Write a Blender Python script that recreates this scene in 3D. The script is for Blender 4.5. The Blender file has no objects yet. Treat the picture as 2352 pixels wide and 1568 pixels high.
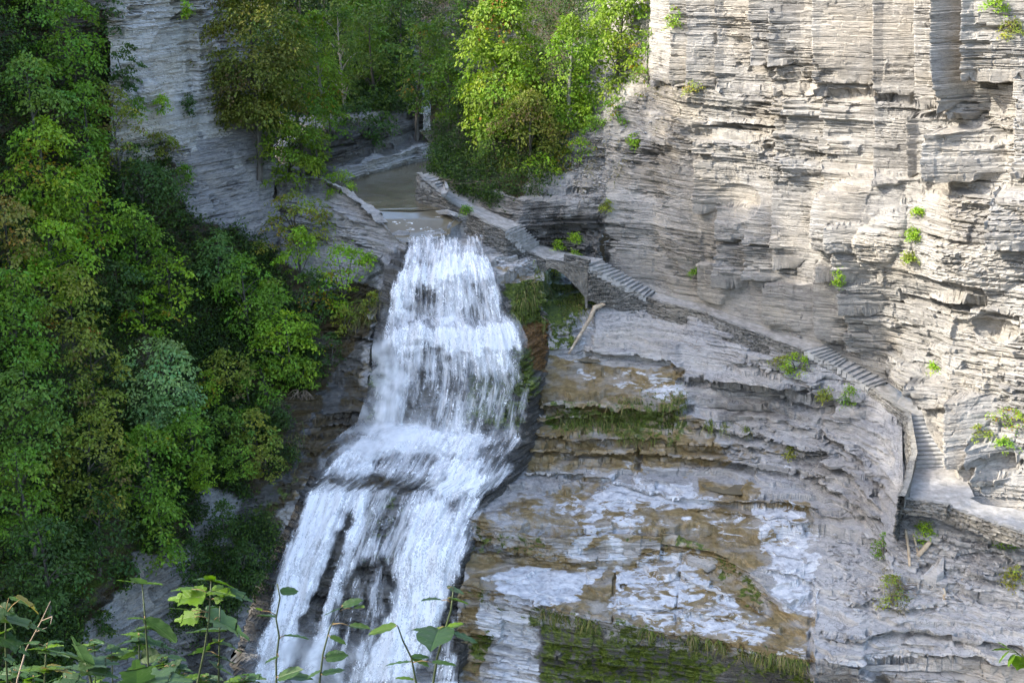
import bpy, math, random
import numpy as np
from mathutils import Vector
from mathutils.bvhtree import BVHTree
random.seed(7)
RNG = np.random.default_rng(11)
sc = bpy.context.scene
COL = sc.collection
R = math.radians

# ---------------------------------------------------------------- camera geometry
F = 3231.0; PITCH = R(18.0); CX, CY = 1176.0, 784.0
cp, sp = math.cos(PITCH), math.sin(PITCH)
def at(px, py, Y):
    "the point on the sight line through photo point (px, py) that lies Y metres ahead"
    px = np.asarray(px, float); py = np.asarray(py, float); Y = np.asarray(Y, float)
    u = (px-CX)/F; v = (CY-py)/F
    s = Y/(cp+v*sp)
    return np.stack([u*s, Y+0*px, (-sp+v*cp)*s], -1)
def yz(py, z):
    v = (CY-np.asarray(py, float))/F
    return z*(cp+v*sp)/(-sp+v*cp)
def proj(p):
    x, y, z = p[..., 0], p[..., 1], p[..., 2]
    d = np.maximum(y*cp-z*sp, .5)
    return CX+F*x/d, CY-F*(y*sp+z*cp)/d

cam = bpy.data.cameras.new("camera"); camo = bpy.data.objects.new("camera", cam); COL.objects.link(camo)
camo.rotation_euler = (R(90)-PITCH, 0, 0)
cam.sensor_width = 36; cam.lens = 36*F/2352; cam.clip_start = .1; cam.clip_end = 2000
sc.camera = camo

# ---------------------------------------------------------------- noise
def h01(*a, seed=0):
    h = np.uint32((seed*2654435761+12345) & 0xffffffff)
    with np.errstate(over='ignore'):
        for x in a:
            xi = np.asarray(x).astype(np.int64).astype(np.uint32)
            h = (h ^ xi)*np.uint32(0x85ebca6b)
            h = (h ^ (h >> np.uint32(13)))*np.uint32(0xc2b2ae35)
            h = h ^ (h >> np.uint32(16))
    return h.astype(np.float64)/4294967295.0
def vnoise(x, y, z=None, seed=0):
    if z is None: z = np.zeros_like(x)
    xi, yi, zi = np.floor(x), np.floor(y), np.floor(z)
    fx, fy, fz = x-xi, y-yi, z-zi
    fx = fx*fx*(3-2*fx); fy = fy*fy*(3-2*fy); fz = fz*fz*(3-2*fz)
    r = 0
    for i in (0, 1):
        for j in (0, 1):
            for k in (0, 1):
                w = (fx if i else 1-fx)*(fy if j else 1-fy)*(fz if k else 1-fz)
                r = r+w*h01(xi+i, yi+j, zi+k, seed=seed)
    return r*2-1
def fbm(x, y, z=None, oct=4, seed=0):
    r = 0; a = 1.; s = 1.
    for o in range(oct):
        r = r+a*vnoise(x*s, y*s, None if z is None else z*s, seed+o*17); a *= .5; s *= 2.03
    return r
def sstep(a, b, x):
    t = np.clip((x-a)/(b-a), 0, 1); return t*t*(3-2*t)

# ---------------------------------------------------------------- object helpers
def link(o, parent=None):
    COL.objects.link(o)
    if parent: o.parent = parent
    return o
def tag(o, label=None, cat=None, group=None, kind=None):
    if label: o['label'] = label
    if cat: o['category'] = cat
    if group: o['group'] = group
    if kind: o['kind'] = kind
    return o
def empty(name, loc=(0, 0, 0), label=None, cat=None, group=None):
    o = bpy.data.objects.new(name, None); o.empty_display_size = .3; o.location = loc
    link(o); return tag(o, label, cat, group)
def mesh_obj(name, V, Fc, mat, parent=None, smooth=False, attrs=None, uv=None, k=None):
    "V (n,3); Fc (m,k) int array or list of lists; vertices relative to the parent's location if it has one"
    V = np.asarray(V, np.float32)
    if parent is not None: V = V-np.array(parent.location, np.float32)
    me = bpy.data.meshes.new(name)
    if isinstance(Fc, np.ndarray):
        m, kk = Fc.shape
        me.vertices.add(len(V)); me.vertices.foreach_set('co', V.ravel())
        me.loops.add(m*kk); me.loops.foreach_set('vertex_index', Fc.astype(np.int32).ravel())
        me.polygons.add(m); me.polygons.foreach_set('loop_start', np.arange(0, m*kk, kk, dtype=np.int32))
        me.update(calc_edges=True)
    else:
        me.from_pydata([tuple(map(float, v)) for v in V], [], Fc)
    if attrs:
        for an, av in attrs.items():
            av = np.asarray(av, np.float32)
            if av.ndim == 2:
                if av.shape[1] == 3: av = np.concatenate([av, np.ones((len(av), 1), np.float32)], 1)
                a = me.attributes.new(an, 'FLOAT_COLOR', 'POINT'); a.data.foreach_set('color', av.ravel())
            else:
                a = me.attributes.new(an, 'FLOAT', 'POINT'); a.data.foreach_set('value', av.ravel())
    if uv is not None:
        l = me.uv_layers.new(name='UVMap'); li = np.empty(len(me.loops), np.int32); me.loops.foreach_get('vertex_index', li)
        l.data.foreach_set('uv', np.asarray(uv, np.float32)[li].ravel())
    me.polygons.foreach_set('use_smooth', np.full(len(me.polygons), bool(smooth)))
    if mat: me.materials.append(mat)
    o = bpy.data.objects.new(name, me)
    return link(o, parent)
def grid_faces(r, c):
    i = np.arange(r-1)[:, None]*c+np.arange(c-1)[None, :]
    return np.stack([i, i+c, i+c+1, i+1], -1).reshape(-1, 4)
class MB:
    def __init__(s): s.v = []; s.f = []
    def add(s, v, f):
        b = len(s.v); s.v += [tuple(x) for x in v]; s.f += [[b+i for i in q] for q in f]
    def hexa(s, c):
        "8 corners: bottom ring 0-3, top ring 4-7"
        s.add(c, [[3, 2, 1, 0], [4, 5, 6, 7], [0, 1, 5, 4], [1, 2, 6, 5], [2, 3, 7, 6], [3, 0, 4, 7]])
    def tube(s, pts, rad, n=8, cap=True):
        pts = [Vector(p) for p in pts]; rings = []
        for i, p in enumerate(pts):
            d = (pts[min(i+1, len(pts)-1)]-pts[max(i-1, 0)]).normalized()
            a = d.cross(Vector((0, 0, 1)) if abs(d.z) < .9 else Vector((1, 0, 0))).normalized(); b = d.cross(a)
            r = rad[i] if hasattr(rad, '__len__') else rad
            rings.append([p+a*math.cos(2*math.pi*k/n)*r+b*math.sin(2*math.pi*k/n)*r for k in range(n)])
        v = [q for r_ in rings for q in r_]; f = []
        for i in range(len(pts)-1):
            for k in range(n):
                f.append([i*n+k, i*n+(k+1) % n, (i+1)*n+(k+1) % n, (i+1)*n+k])
        if cap: f += [[k for k in range(n)][::-1], [(len(pts)-1)*n+k for k in range(n)]]
        s.add(v, f)
    def build(s, name, mat, parent=None, smooth=False): return mesh_obj(name, np.array(s.v), s.f, mat, parent, smooth)

# ---------------------------------------------------------------- materials
class NT:
    def __init__(s, name):
        s.m = bpy.data.materials.new(name); s.m.use_nodes = True; s.t = s.m.node_tree; s.t.nodes.clear()
        s.out = s.n('ShaderNodeOutputMaterial')
    def n(s, typ, **kw):
        x = s.t.nodes.new(typ)
        for k, v in kw.items(): setattr(x, k, v)
        return x
    def l(s, a, b): s.t.links.new(a, b)
    def val(s, sock, v):
        if hasattr(v, 'links') or isinstance(v, bpy.types.NodeSocket): s.l(v, sock)
        else: sock.default_value = v
    def mix(s, f, a, b, mode='MIX'):
        x = s.n('ShaderNodeMix', data_type='RGBA', blend_type=mode); x.clamp_factor = True
        s.val(x.inputs[0], f)
        for sock, v in ((x.inputs[6], a), (x.inputs[7], b)):
            s.val(sock, v if isinstance(v, bpy.types.NodeSocket) else (*v, 1))
        return x.outputs[2]
    def math(s, op, a, b=0., c=0., clamp=False):
        x = s.n('ShaderNodeMath', operation=op); x.use_clamp = clamp
        s.val(x.inputs[0], a); s.val(x.inputs[1], b); s.val(x.inputs[2], c)
        return x.outputs[0]
    def mapr(s, v, a, b, c=0., d=1.):
        x = s.n('ShaderNodeMapRange'); x.interpolation_type = 'SMOOTHSTEP'
        s.val(x.inputs[0], v)
        for i, q in enumerate((a, b, c, d)): s.val(x.inputs[1+i], q)
        return x.outputs[0]
    def co(s, scale, kind='Object', rot=(0, 0, 0)):
        t = s.n('ShaderNodeTexCoord'); m = s.n('ShaderNodeMapping'); m.inputs[3].default_value = scale; m.inputs[2].default_value = rot
        s.l(t.outputs[kind], m.inputs[0]); return m.outputs[0]
    def noise(s, co, scale=1., detail=5., rough=.55, dist=0.):
        x = s.n('ShaderNodeTexNoise'); x.inputs['Scale'].default_value = scale; x.inputs['Detail'].default_value = detail
        x.inputs['Roughness'].default_value = rough; x.inputs['Distortion'].default_value = dist
        s.l(co, x.inputs['Vector']); return x.outputs['Fac']
    def attr(s, name):
        x = s.n('ShaderNodeAttribute', attribute_name=name); return x
    def sep(s, c):
        x = s.n('ShaderNodeSeparateColor'); s.l(c, x.inputs[0]); return x.outputs
    def ramp(s, f, stops):
        x = s.n('ShaderNodeValToRGB'); e = x.color_ramp.elements
        while len(e) < len(stops): e.new(.5)
        for q, (p, c) in zip(e, stops): q.position = p; q.color = (*c, 1)
        s.l(f, x.inputs[0]); return x.outputs[0]
    def bump(s, h, strength, dist, normal=None):
        x = s.n('ShaderNodeBump'); x.inputs['Strength'].default_value = strength; x.inputs['Distance'].default_value = dist
        s.l(h, x.inputs['Height'])
        if normal is not None: s.l(normal, x.inputs['Normal'])
        return x.outputs[0]
    def bsdf(s, col, rough=.8, spec=.3, normal=None):
        b = s.n('ShaderNodeBsdfPrincipled')
        s.val(b.inputs['Base Color'], col if isinstance(col, bpy.types.NodeSocket) else (*col, 1))
        s.val(b.inputs['Roughness'], rough); s.val(b.inputs['Specular IOR Level'], spec)
        if normal is not None: s.l(normal, b.inputs['Normal'])
        return b
    def done(s, shader): s.l(shader, s.out.inputs[0]); return s.m

def rock_mat(name, dark=(.10, .10, .105), mid=(.25, .245, .235), light=(.38, .365, .335), stains=True, bump=.6):
    t = NT(name)
    co = t.co((1, 1, 1))
    ma = t.sep(t.attr('ma').outputs['Color']); mb = t.sep(t.attr('mb').outputs['Color'])
    n1 = t.noise(t.co((.35, .35, 5.)), 1., 6, .6, .4)        # beds
    n2 = t.noise(co, .35, 5, .6)                             # broad blotches
    n3 = t.noise(t.co((3, 3, 14.)), 1., 6, .65, .2)          # fine flakes
    tone = t.math('ADD', t.math('MULTIPLY', ma[0], .45), t.math('ADD', t.math('MULTIPLY', n1, .35), t.math('MULTIPLY', n2, .45)))
    tone = t.math('ADD', tone, t.math('MULTIPLY', t.math('SUBTRACT', n3, .5), .55))
    c = t.ramp(tone, [(.28, dark), (.58, mid), (.9, light)])
    warm = t.mapr(t.noise(co, .22, 4, .6), .42, .65)
    c = t.mix(t.math('MULTIPLY', warm, .5), c, t.mix(1., c, (1.10, 1.0, .84), 'MULTIPLY'))
    def lines(co_, wid, dist=.25, det=5):      # thin dark seams where the noise crosses its middle
        n_ = t.noise(co_, 1., det, .6, dist)
        return t.mapr(t.math('ABSOLUTE', t.math('SUBTRACT', n_, .5)), 0., wid, 1., 0.)
    gate = t.mapr(t.noise(co, .5, 3, .6), .36, .6)
    l1 = t.math('MULTIPLY', lines(t.co((.35, .35, 3.6)), .016), gate)
    l2 = t.math('MULTIPLY', lines(t.co((.8, .8, 8.), rot=(.02, .03, .4)), .022), .6)
    l3 = t.math('MULTIPLY', lines(t.co((.9, .9, .10)), .006, .1, 3), t.mapr(t.noise(t.co((.4, .4, .9)), 1., 3, .6), .45, .6))
    seam = t.math('MAXIMUM', t.math('MAXIMUM', l1, l2), l3)
    c = t.mix(t.math('MULTIPLY', seam, .85), c, t.mix(1., c, (.28, .28, .29), 'MULTIPLY'))
    # vertical streaks of seep
    st = t.mapr(t.noise(t.co((1.3, 1.3, .12)), 1., 5, .6), .56, .75)
    c = t.mix(t.math('MULTIPLY', st, .35), c, t.mix(1., c, (.45, .45, .5), 'MULTIPLY'))
    rough = .85
    if stains:
        q = t.noise(t.co((.8, .8, 1.6)), 1., 7, .62, .6)
        qf = t.noise(t.co((3.2, 3.2, 5)), 1., 6, .65)
        qq = t.math('ADD', t.math('MULTIPLY', q, .7), t.math('MULTIPLY', qf, .3))
        # brown wet algae film
        bm = t.mapr(t.math('ADD', mb[0], t.math('MULTIPLY', t.math('SUBTRACT', qq, .5), 1.5)), .42, .58)
        brown = t.ramp(qf, [(.3, (.13, .092, .038)), (.55, (.26, .19, .085)), (.75, (.36, .28, .16))])
        brown = t.mix(.35, brown, t.mix(1., c, brown, 'MULTIPLY'))
        c = t.mix(t.math('MULTIPLY', bm, t.mapr(t.noise(t.co((.5, .5, 1.2)), 1., 5, .65, .5), .34, .56, .35, 1.)), c, brown)
        # darkening mask: wet rock, soil, and shade painted into recesses
        dm = t.mapr(t.math('ADD', mb[1], t.math('MULTIPLY', t.math('SUBTRACT', qq, .5), 1.1)), .35, .7)
        c = t.mix(t.math('MULTIPLY', dm, .85), c, t.mix(1., c, (.17, .165, .15), 'MULTIPLY'))
        # rust orange
        om = t.mapr(t.math('ADD', mb[2], t.math('MULTIPLY', t.math('SUBTRACT', qq, .5), 1.1)), .42, .7)
        c = t.mix(om, c, t.ramp(qf, [(.3, (.05, .03, .012)), (.6, (.17, .09, .03)), (.8, (.26, .17, .07))]))
        # moss
        g = t.noise(t.co((1.2, 1.2, 1.0)), 1.7, 7, .68, .5)
        gm = t.mapr(t.math('ADD', ma[1], t.math('MULTIPLY', t.math('SUBTRACT', g, .5), 2.2)), .45, .62)
        moss = t.ramp(t.noise(co, 6., 5, .7), [(.3, (.015, .024, .005)), (.5, (.06, .085, .012)), (.68, (.15, .18, .03)), (.8, (.24, .24, .08))])
        c = t.mix(gm, c, moss)
        # pale rock, and sky sheen of the wet film painted as colour
        w2 = t.noise(t.co((.8, 1.15, 3.)), .95, 9, .66, .9)
        wm = t.mapr(t.math('ADD', ma[2], t.math('MULTIPLY', t.math('SUBTRACT', w2, .5), 2.0)), .44, .60)
        wm = t.math('MULTIPLY', wm, t.math('SUBTRACT', 1., gm))
        pale = t.ramp(t.noise(t.co((1, 1, 9)), 2., 7, .65), [(.33, (.26, .27, .29)), (.5, (.46, .47, .485)), (.7, (.62, .62, .62))])
        c = t.mix(wm, c, pale)
        wet = t.math('MULTIPLY', t.math('MAXIMUM', bm, dm), t.math('SUBTRACT', 1., wm))
        rough = t.math('SUBTRACT', t.mapr(wet, 0., 1., .85, .36), t.math('MULTIPLY', wm, .42))
    ge = t.n('ShaderNodeNewGeometry'); sx = t.n('ShaderNodeSeparateXYZ'); t.l(ge.outputs['True Normal'], sx.inputs[0])
    steep = t.mapr(t.math('ABSOLUTE', sx.outputs[2]), .35, .75, 1., .08)
    b1 = t.bump(t.math('MULTIPLY', t.noise(t.co((1.5, 1.5, 22.)), 1., 7, .65, .3), steep), bump*1.25, .11)
    b2 = t.bump(t.math('SUBTRACT', t.noise(co, 9., 6, .7), t.math('MULTIPLY', seam, .5)), bump*.8, .045, b1)
    return t.done(t.bsdf(c, rough, .35, b2).outputs[0])

def simple_mat(name, stops, scale=3., rough=.85, bump=.4, dist=.05, cos=(1, 1, 1), spec=.3):
    t = NT(name); co = t.co(cos)
    n = t.noise(co, scale, 6, .62, .2)
    return t.done(t.bsdf(t.ramp(n, stops), rough, spec, t.bump(n, bump, dist)).outputs[0])

M = {}
M['rock'] = rock_mat('shale', bump=.8)
M['cliff'] = rock_mat('cliff_shale', (.10, .095, .09), (.245, .235, .215), (.37, .35, .315), True)
M['pale_rock'] = rock_mat('pale_shale', (.13, .13, .135), (.27, .265, .26), (.42, .41, .39), True)
M['grey_cliff'] = rock_mat('grey_cliff_shale', (.13, .125, .12), (.34, .33, .30), (.52, .50, .455), True)
M['masonry'] = rock_mat('masonry', (.06, .06, .055), (.17, .165, .15), (.31, .30, .27), False, 1.)
M['step'] = simple_mat('step_stone', [(.3, (.20, .195, .18)), (.55, (.33, .325, .31)), (.75, (.45, .44, .42))], 2.5, .85, .35, .03)
M['path'] = simple_mat('path_gravel', [(.3, (.19, .18, .16)), (.55, (.31, .295, .27)), (.75, (.43, .41, .38))], 2.2, .9, .5, .03)
M['soil'] = simple_mat('leaf_litter_soil', [(.3, (.02, .018, .010)), (.5, (.06, .05, .033)), (.72, (.15, .135, .105))], 1.1, .95, .8, .2)
M['darksoil'] = simple_mat('dark_soil', [(.3, (.010, .010, .006)), (.55, (.028, .028, .014)), (.75, (.07, .062, .045))], 1.1, .95, .8, .2)
M['wood'] = simple_mat('bleached_wood', [(.3, (.17, .13, .09)), (.55, (.38, .31, .22)), (.75, (.55, .47, .36))], 3., .75, .4, .02)
M['bark'] = simple_mat('bark', [(.3, (.035, .03, .024)), (.55, (.10, .09, .075)), (.8, (.22, .205, .18))], 4., .9, .6, .03, (1, 1, .25))
M['palebark'] = simple_mat('pale_bark', [(.3, (.14, .13, .11)), (.55, (.30, .285, .25)), (.8, (.44, .42, .38))], 4., .9, .4, .03, (1, 1, .25))
M['twig'] = simple_mat('dry_twig', [(.3, (.09, .065, .045)), (.7, (.24, .19, .14))], 4., .9, .3, .01)
M['stem'] = simple_mat('green_stem', [(.3, (.015, .025, .010)), (.7, (.045, .06, .02))], 20., .6, .2, .002)
M['redstem'] = simple_mat('red_petiole', [(.3, (.10, .06, .025)), (.7, (.20, .14, .05))], 20., .6, .2, .002)

def leaf_mat(name, trans=.38, rough=.55, vein=False):
    t = NT(name)
    a = t.attr('col').outputs['Color']
    c = a; nrm = None
    if vein:
        tc = t.n('ShaderNodeTexCoord'); uv = t.n('ShaderNodeSeparateXYZ'); t.l(tc.outputs['UV'], uv.inputs[0])
        ax = t.math('ABSOLUTE', uv.outputs[1])
        mid = t.mapr(ax, .0, .035, 1., 0.)
        w = t.math('ABSOLUTE', t.math('SUBTRACT', t.math('FRACT', t.math('MULTIPLY', t.math('SUBTRACT', uv.outputs[0], t.math('MULTIPLY', ax, .75)), 6.5)), .5))
        side = t.mapr(w, 0., .10, 1., 0.)
        v = t.math('MAXIMUM', mid, t.math('MULTIPLY', side, .7))
        c = t.mix(t.math('MULTIPLY', v, .45), c, t.mix(1., c, (1.5, 1.5, 1.25), 'MULTIPLY'))
        nz = t.noise(t.co((1, 1, 1)), 55., 5, .65)
        c = t.mix(t.mapr(nz, .55, .72, 0., .35), c, (.16, .18, .15))
        nrm = t.bump(t.math('SUBTRACT', t.math('MULTIPLY', nz, .3), v), .35, .004)
    b = t.bsdf(c, rough, .35, nrm)
    tr = t.n('ShaderNodeBsdfTranslucent'); t.l(t.mix(1., c, (1.35, 1.5, .7), 'MULTIPLY'), tr.inputs[0])
    m = t.n('ShaderNodeMixShader'); m.inputs[0].default_value = trans
    t.l(b.outputs[0], m.inputs[1]); t.l(tr.outputs[0], m.inputs[2])
    return t.done(m.outputs[0])
M['leaf'] = leaf_mat('foliage')
M['bigleaf'] = leaf_mat('broad_leaf', .42, .45, True)
M['grass'] = leaf_mat('grass_blades', .25, .6)

def calm_mat():
    t = NT('creek_water')
    co = t.co((1, 1, 1))
    n = t.noise(t.co((.25, .25, .25)), 1., 5, .6)
    fo = t.attr('foam').outputs['Fac']
    c = t.ramp(n, [(.3, (.105, .085, .052)), (.7, (.17, .145, .095))])
    fn = t.noise(t.co((1.2, 3.0, 3), rot=(0, 0, .5)), 1.6, 7, .66, .6)
    fm = t.mapr(t.math('ADD', fo, t.math('MULTIPLY', t.math('SUBTRACT', fn, .5), 1.6)), .45, .62)
    c = t.mix(fm, c, (.78, .79, .78))
    bm = t.bump(t.noise(t.co((1.6, .8, 1)), 2.2, 5, .6), .35, .05)
    return t.done(t.bsdf(c, t.mapr(fm, 0., 1., .12, .7), .5, bm).outputs[0])
M['creek'] = calm_mat()

def fall_mat(name, seed, gain, veil):
    "falling water: white threads and drops, the gaps between them clear"
    t = NT(name)
    d = t.attr('dens').outputs['Fac']; ro = t.attr('rough').outputs['Fac']
    tc = t.n('ShaderNodeTexCoord')
    def mp(sx, sy, off):
        m = t.n('ShaderNodeMapping'); m.inputs[3].default_value = (sx, sy, 1); m.inputs[1].default_value = (off, off*1.7, seed)
        t.l(tc.outputs['UV'], m.inputs[0]); return m.outputs[0]
    a = t.noise(mp(2.6, .42, seed*3.1), 1., 4, .55, .5)        # ribbons
    b = t.noise(mp(6.5, 1.1, seed*7.7), 1., 6, .66, 1.0)        # strands
    c = t.noise(mp(8.5, 5.5, seed*1.3), 1., 5, .72, 1.4)        # clots and drops
    if veil:
        s = t.math('SUBTRACT', t.math('ADD', t.math('MULTIPLY', a, .65), t.math('MULTIPLY', b, .35)), .5)
        al = t.mapr(t.math('ADD', t.math('MULTIPLY', d, gain), t.math('MULTIPLY', s, 1.7)), .18, .98, 0., .93)
        al = t.math('MULTIPLY', al, t.mapr(c, .30, .52, .72, 1.))
    else:
        s = t.math('SUBTRACT', t.math('ADD', t.math('MULTIPLY', a, .36), t.math('ADD', t.math('MULTIPLY', b, .30), t.math('MULTIPLY', c, .60))), .63)
        al = t.mapr(t.math('ADD', t.math('MULTIPLY', d, gain), t.math('MULTIPLY', s, 3.0)), .36, .74)
    al = t.math('MULTIPLY', al, t.mapr(d, 0.02, .2))
    col = t.ramp(t.math('ADD', b, t.math('MULTIPLY', t.math('SUBTRACT', c, .5), .7)), [(.3, (.70, .72, .75)), (.48, (.88, .88, .89)), (.62, (.96, .96, .96))])
    bm = t.bump(t.math('ADD', b, t.math('MULTIPLY', c, .6)), .4, .12)
    p = t.bsdf(col, .55, .4, bm)
    tl = t.n('ShaderNodeBsdfTranslucent'); t.l(col, tl.inputs[0])
    mm = t.n('ShaderNodeMixShader'); mm.inputs[0].default_value = .25; t.l(p.outputs[0], mm.inputs[1]); t.l(tl.outputs[0], mm.inputs[2])
    tp = t.n('ShaderNodeBsdfTransparent')
    m2 = t.n('ShaderNodeMixShader'); t.l(al, m2.inputs[0]); t.l(tp.outputs[0], m2.inputs[1]); t.l(mm.outputs[0], m2.inputs[2])
    return t.done(m2.outputs[0])
M['fall'] = fall_mat('white_water', 1., 1.15, True)
M['fall2'] = fall_mat('white_water_spray', 4., .84, False)

def mist_mat():
    t = NT('mist'); d = t.attr('dens').outputs['Fac']
    n = t.noise(t.co((.45, .45, .35)), 1., 5, .6, .4)
    al = t.math('MULTIPLY', d, t.mapr(n, .32, .72))
    df = t.n('ShaderNodeBsdfTranslucent'); df.inputs[0].default_value = (.92, .93, .94, 1)
    d2 = t.n('ShaderNodeBsdfDiffuse'); d2.inputs[0].default_value = (.92, .93, .94, 1)
    m = t.n('ShaderNodeMixShader'); m.inputs[0].default_value = .4; t.l(d2.outputs[0], m.inputs[1]); t.l(df.outputs[0], m.inputs[2])
    tp = t.n('ShaderNodeBsdfTransparent'); m2 = t.n('ShaderNodeMixShader'); t.l(al, m2.inputs[0]); t.l(tp.outputs[0], m2.inputs[1]); t.l(m.outputs[0], m2.inputs[2])
    return t.done(m2.outputs[0])
M['mist'] = mist_mat()

# ---------------------------------------------------------------- rock beds: the same beds run through every cliff of the gorge
def make_beds(med, sig, lo, hi, seed):
    r = np.random.default_rng(seed); z = [-75.]
    while z[-1] < 60: z.append(z[-1]+float(np.clip(med*math.exp(sig*r.normal()), lo, hi)))
    return np.array(z)
BEDS = [make_beds(1.5, .5, .6, 3.2, 1), make_beds(.42, .5, .18, 1.1, 2), make_beds(.15, .45, .07, .4, 3)]
def strata(x, y, z, amps, seed=0, dirv=(.72, -.69), blockiness=.6):
    s = x*dirv[0]+y*dirv[1]
    zz = z+.25*vnoise(s*.045, s*0, seed=5)+.025*vnoise(s*.4, z*.3, seed=6)
    d = 0; tone = 0
    pr = .42+1.0*sstep(-.15, .5, vnoise(s*.28, zz*.55, seed=31)+.6*vnoise(s*.9, zz*1.6, seed=32))      # smooth panels and broken patches
    for i, (zb, a0) in enumerate(zip(BEDS, amps)):
        q = 1. if i == 0 else pr
        a = a0*q
        k = np.searchsorted(zb, zz)-1; k = np.clip(k, 0, len(zb)-2)
        th = zb[k+1]-zb[k]
        hk = h01(k, seed=seed*7+i)
        L = th*((2., 1.5, 1.5)[i]+(7, 5.5, 5)[i]*h01(k, seed=40+i))+(.5, .4, .2)[i]; bl = (blockiness, blockiness, .93)[i]
        sw = s+.3*L*vnoise(s/L*.9, k*1.7, seed=60+i)+.04*vnoise(s*2, z*6, seed=64)
        cell = np.floor(sw/L+hk*17)
        hb = h01(k, cell, seed=seed*7+80+i)
        hb = np.where(hb < .22, hb*1.5-.5, hb)     # now and then a block has fallen out
        fr = (zz-zb[k])/th
        d = d+a*((1-bl)*(hk-.5)*2+bl*(hb-.5)*2)+a*.3*(fr-.5)
        if i > 0:      # soft seams weather back under the hard beds; now and then an upright crack
            hn = h01(k, np.floor(sw/L*.7+hk*3), seed=130+i)
            fs = sw/L+hk*17-cell
            d = d-q*(0, .26, .13)[i]*((fr < (0, .16, .3)[i]) & (hn > (0, .55, .5)[i]))-(0, .12, 0)[i]*((fs < .035) & (hb > .55))
        tone = tone+(.6*hk+.4*h01(k, cell, seed=90+i))*(.45, .35, .2)[i]
    return d, tone

def resample(pts, n, mode):
    p = np.array(pts, float)
    if mode == 'px': t = (p[:, 0]-p[0, 0])/(p[-1, 0]-p[0, 0])
    else:
        q, w = proj(p) if p.shape[1] == 3 and mode == 'world' else (p[:, 0], p[:, 1])
        l = np.hypot(np.diff(q), np.diff(w)); t = np.concatenate([[0], np.cumsum(l)]); t /= t[-1]
    u = np.linspace(0, 1, n)
    return np.stack([np.interp(u, t, p[:, k]) for k in range(3)], -1)
def sheet(lines, ncol, step=2.3, mode='px', world=(), maxrows=200):
    "loft through feature lines; each is a list of (px, py, Y) photo points, or of (x, y, z) when its index is in `world`"
    L = []
    for i, ln in enumerate(lines):
        if i in world: L.append(resample(ln, ncol, 'world'))
        else:
            q = resample(ln, ncol, mode); L.append(at(q[:, 0], q[:, 1], q[:, 2]))
    rows = []; 
    for i in range(len(L)-1):
        a, b = L[i], L[i+1]
        pa, pb = np.stack(proj(a), -1), np.stack(proj(b), -1)
        vis = (pa[:, 1] > -80) & (pa[:, 1] < 1640) | (pb[:, 1] > -80) & (pb[:, 1] < 1640)
        ln = np.hypot(*(pa-pb).T)
        n = int(np.clip(np.percentile(ln, 85)/(step if vis.any() else step*8), 2, maxrows))
        for k in range(n): rows.append(a+(b-a)*(k/n))
    rows.append(L[-1])
    return np.stack(rows)              # (rows, cols, 3)
def normals(G):
    du = np.gradient(G, axis=1); dv = np.gradient(G, axis=0)
    n = np.cross(dv, du); n /= np.maximum(np.linalg.norm(n, axis=-1, keepdims=True), 1e-9)
    flip = (n*G).sum(-1) > 0
    n[flip] *= -1
    return n
def blur(A, k):
    for _ in range(k):
        B = A.copy(); B[1:-1] = (A[:-2]+2*A[1:-1]+A[2:])/4
        A = B.copy(); A[:, 1:-1] = (B[:, :-2]+2*B[:, 1:-1]+B[:, 2:])/4
    return A
def rockify(G, amps=(.35, .2, .07), seed=0, dirv=(.72, -.69), terr=.4, fine=.032, smoothn=6, blockiness=.6, ampf=None, ndir=None):
    n = normals(blur(G, smoothn))
    x, y, z = G[..., 0], G[..., 1], G[..., 2]
    d, tone = strata(x, y, z, amps, seed, dirv, blockiness)
    nh = n.copy(); nh[..., 2] = 0
    m = np.linalg.norm(nh, axis=-1)
    nh /= np.maximum(m, 1e-6)[..., None]
    w = sstep(.25, .8, m)
    if ndir is not None: nh = nh*0+np.array(ndir)
    f = fbm(x*1.3, y*1.3, z*2.2, 4, 70+seed)
    amp = w if ampf is None else w*ampf
    P = G+nh*((d*amp)+fine*f*2*(1 if ampf is None else ampf))[..., None]
    # gentle ground breaks into plates and steps along the same beds
    flat = 1-sstep(.45, .9, m)
    rx_, ry_ = x*.83+y*.55, -x*.55+y*.83
    c1 = np.floor(rx_/2.7+.5*vnoise(rx_*.3, ry_*.3, seed=21)); c2 = np.floor(ry_/1.9+.5*vnoise(rx_*.3, ry_*.3, seed=22))
    zb = BEDS[1] if terr > .3 else BEDS[2]
    zn = P[..., 2]+.22*fbm(x*.3, y*.3, None, 5, 33+seed)+.16*(h01(c1, c2, seed=23)-.5)
    k = np.clip(np.searchsorted(zb, zn)-1, 0, len(zb)-2); th = zb[k+1]-zb[k]; r = (zn-zb[k])/th
    st = zb[k]+th*(.10*r+.90*sstep(.84, .92, r))
    P[..., 2] += flat*((st-zn)*.85+.03*fbm(x*2, y*2, None, 3, 9))
    return P, tone, w

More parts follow.
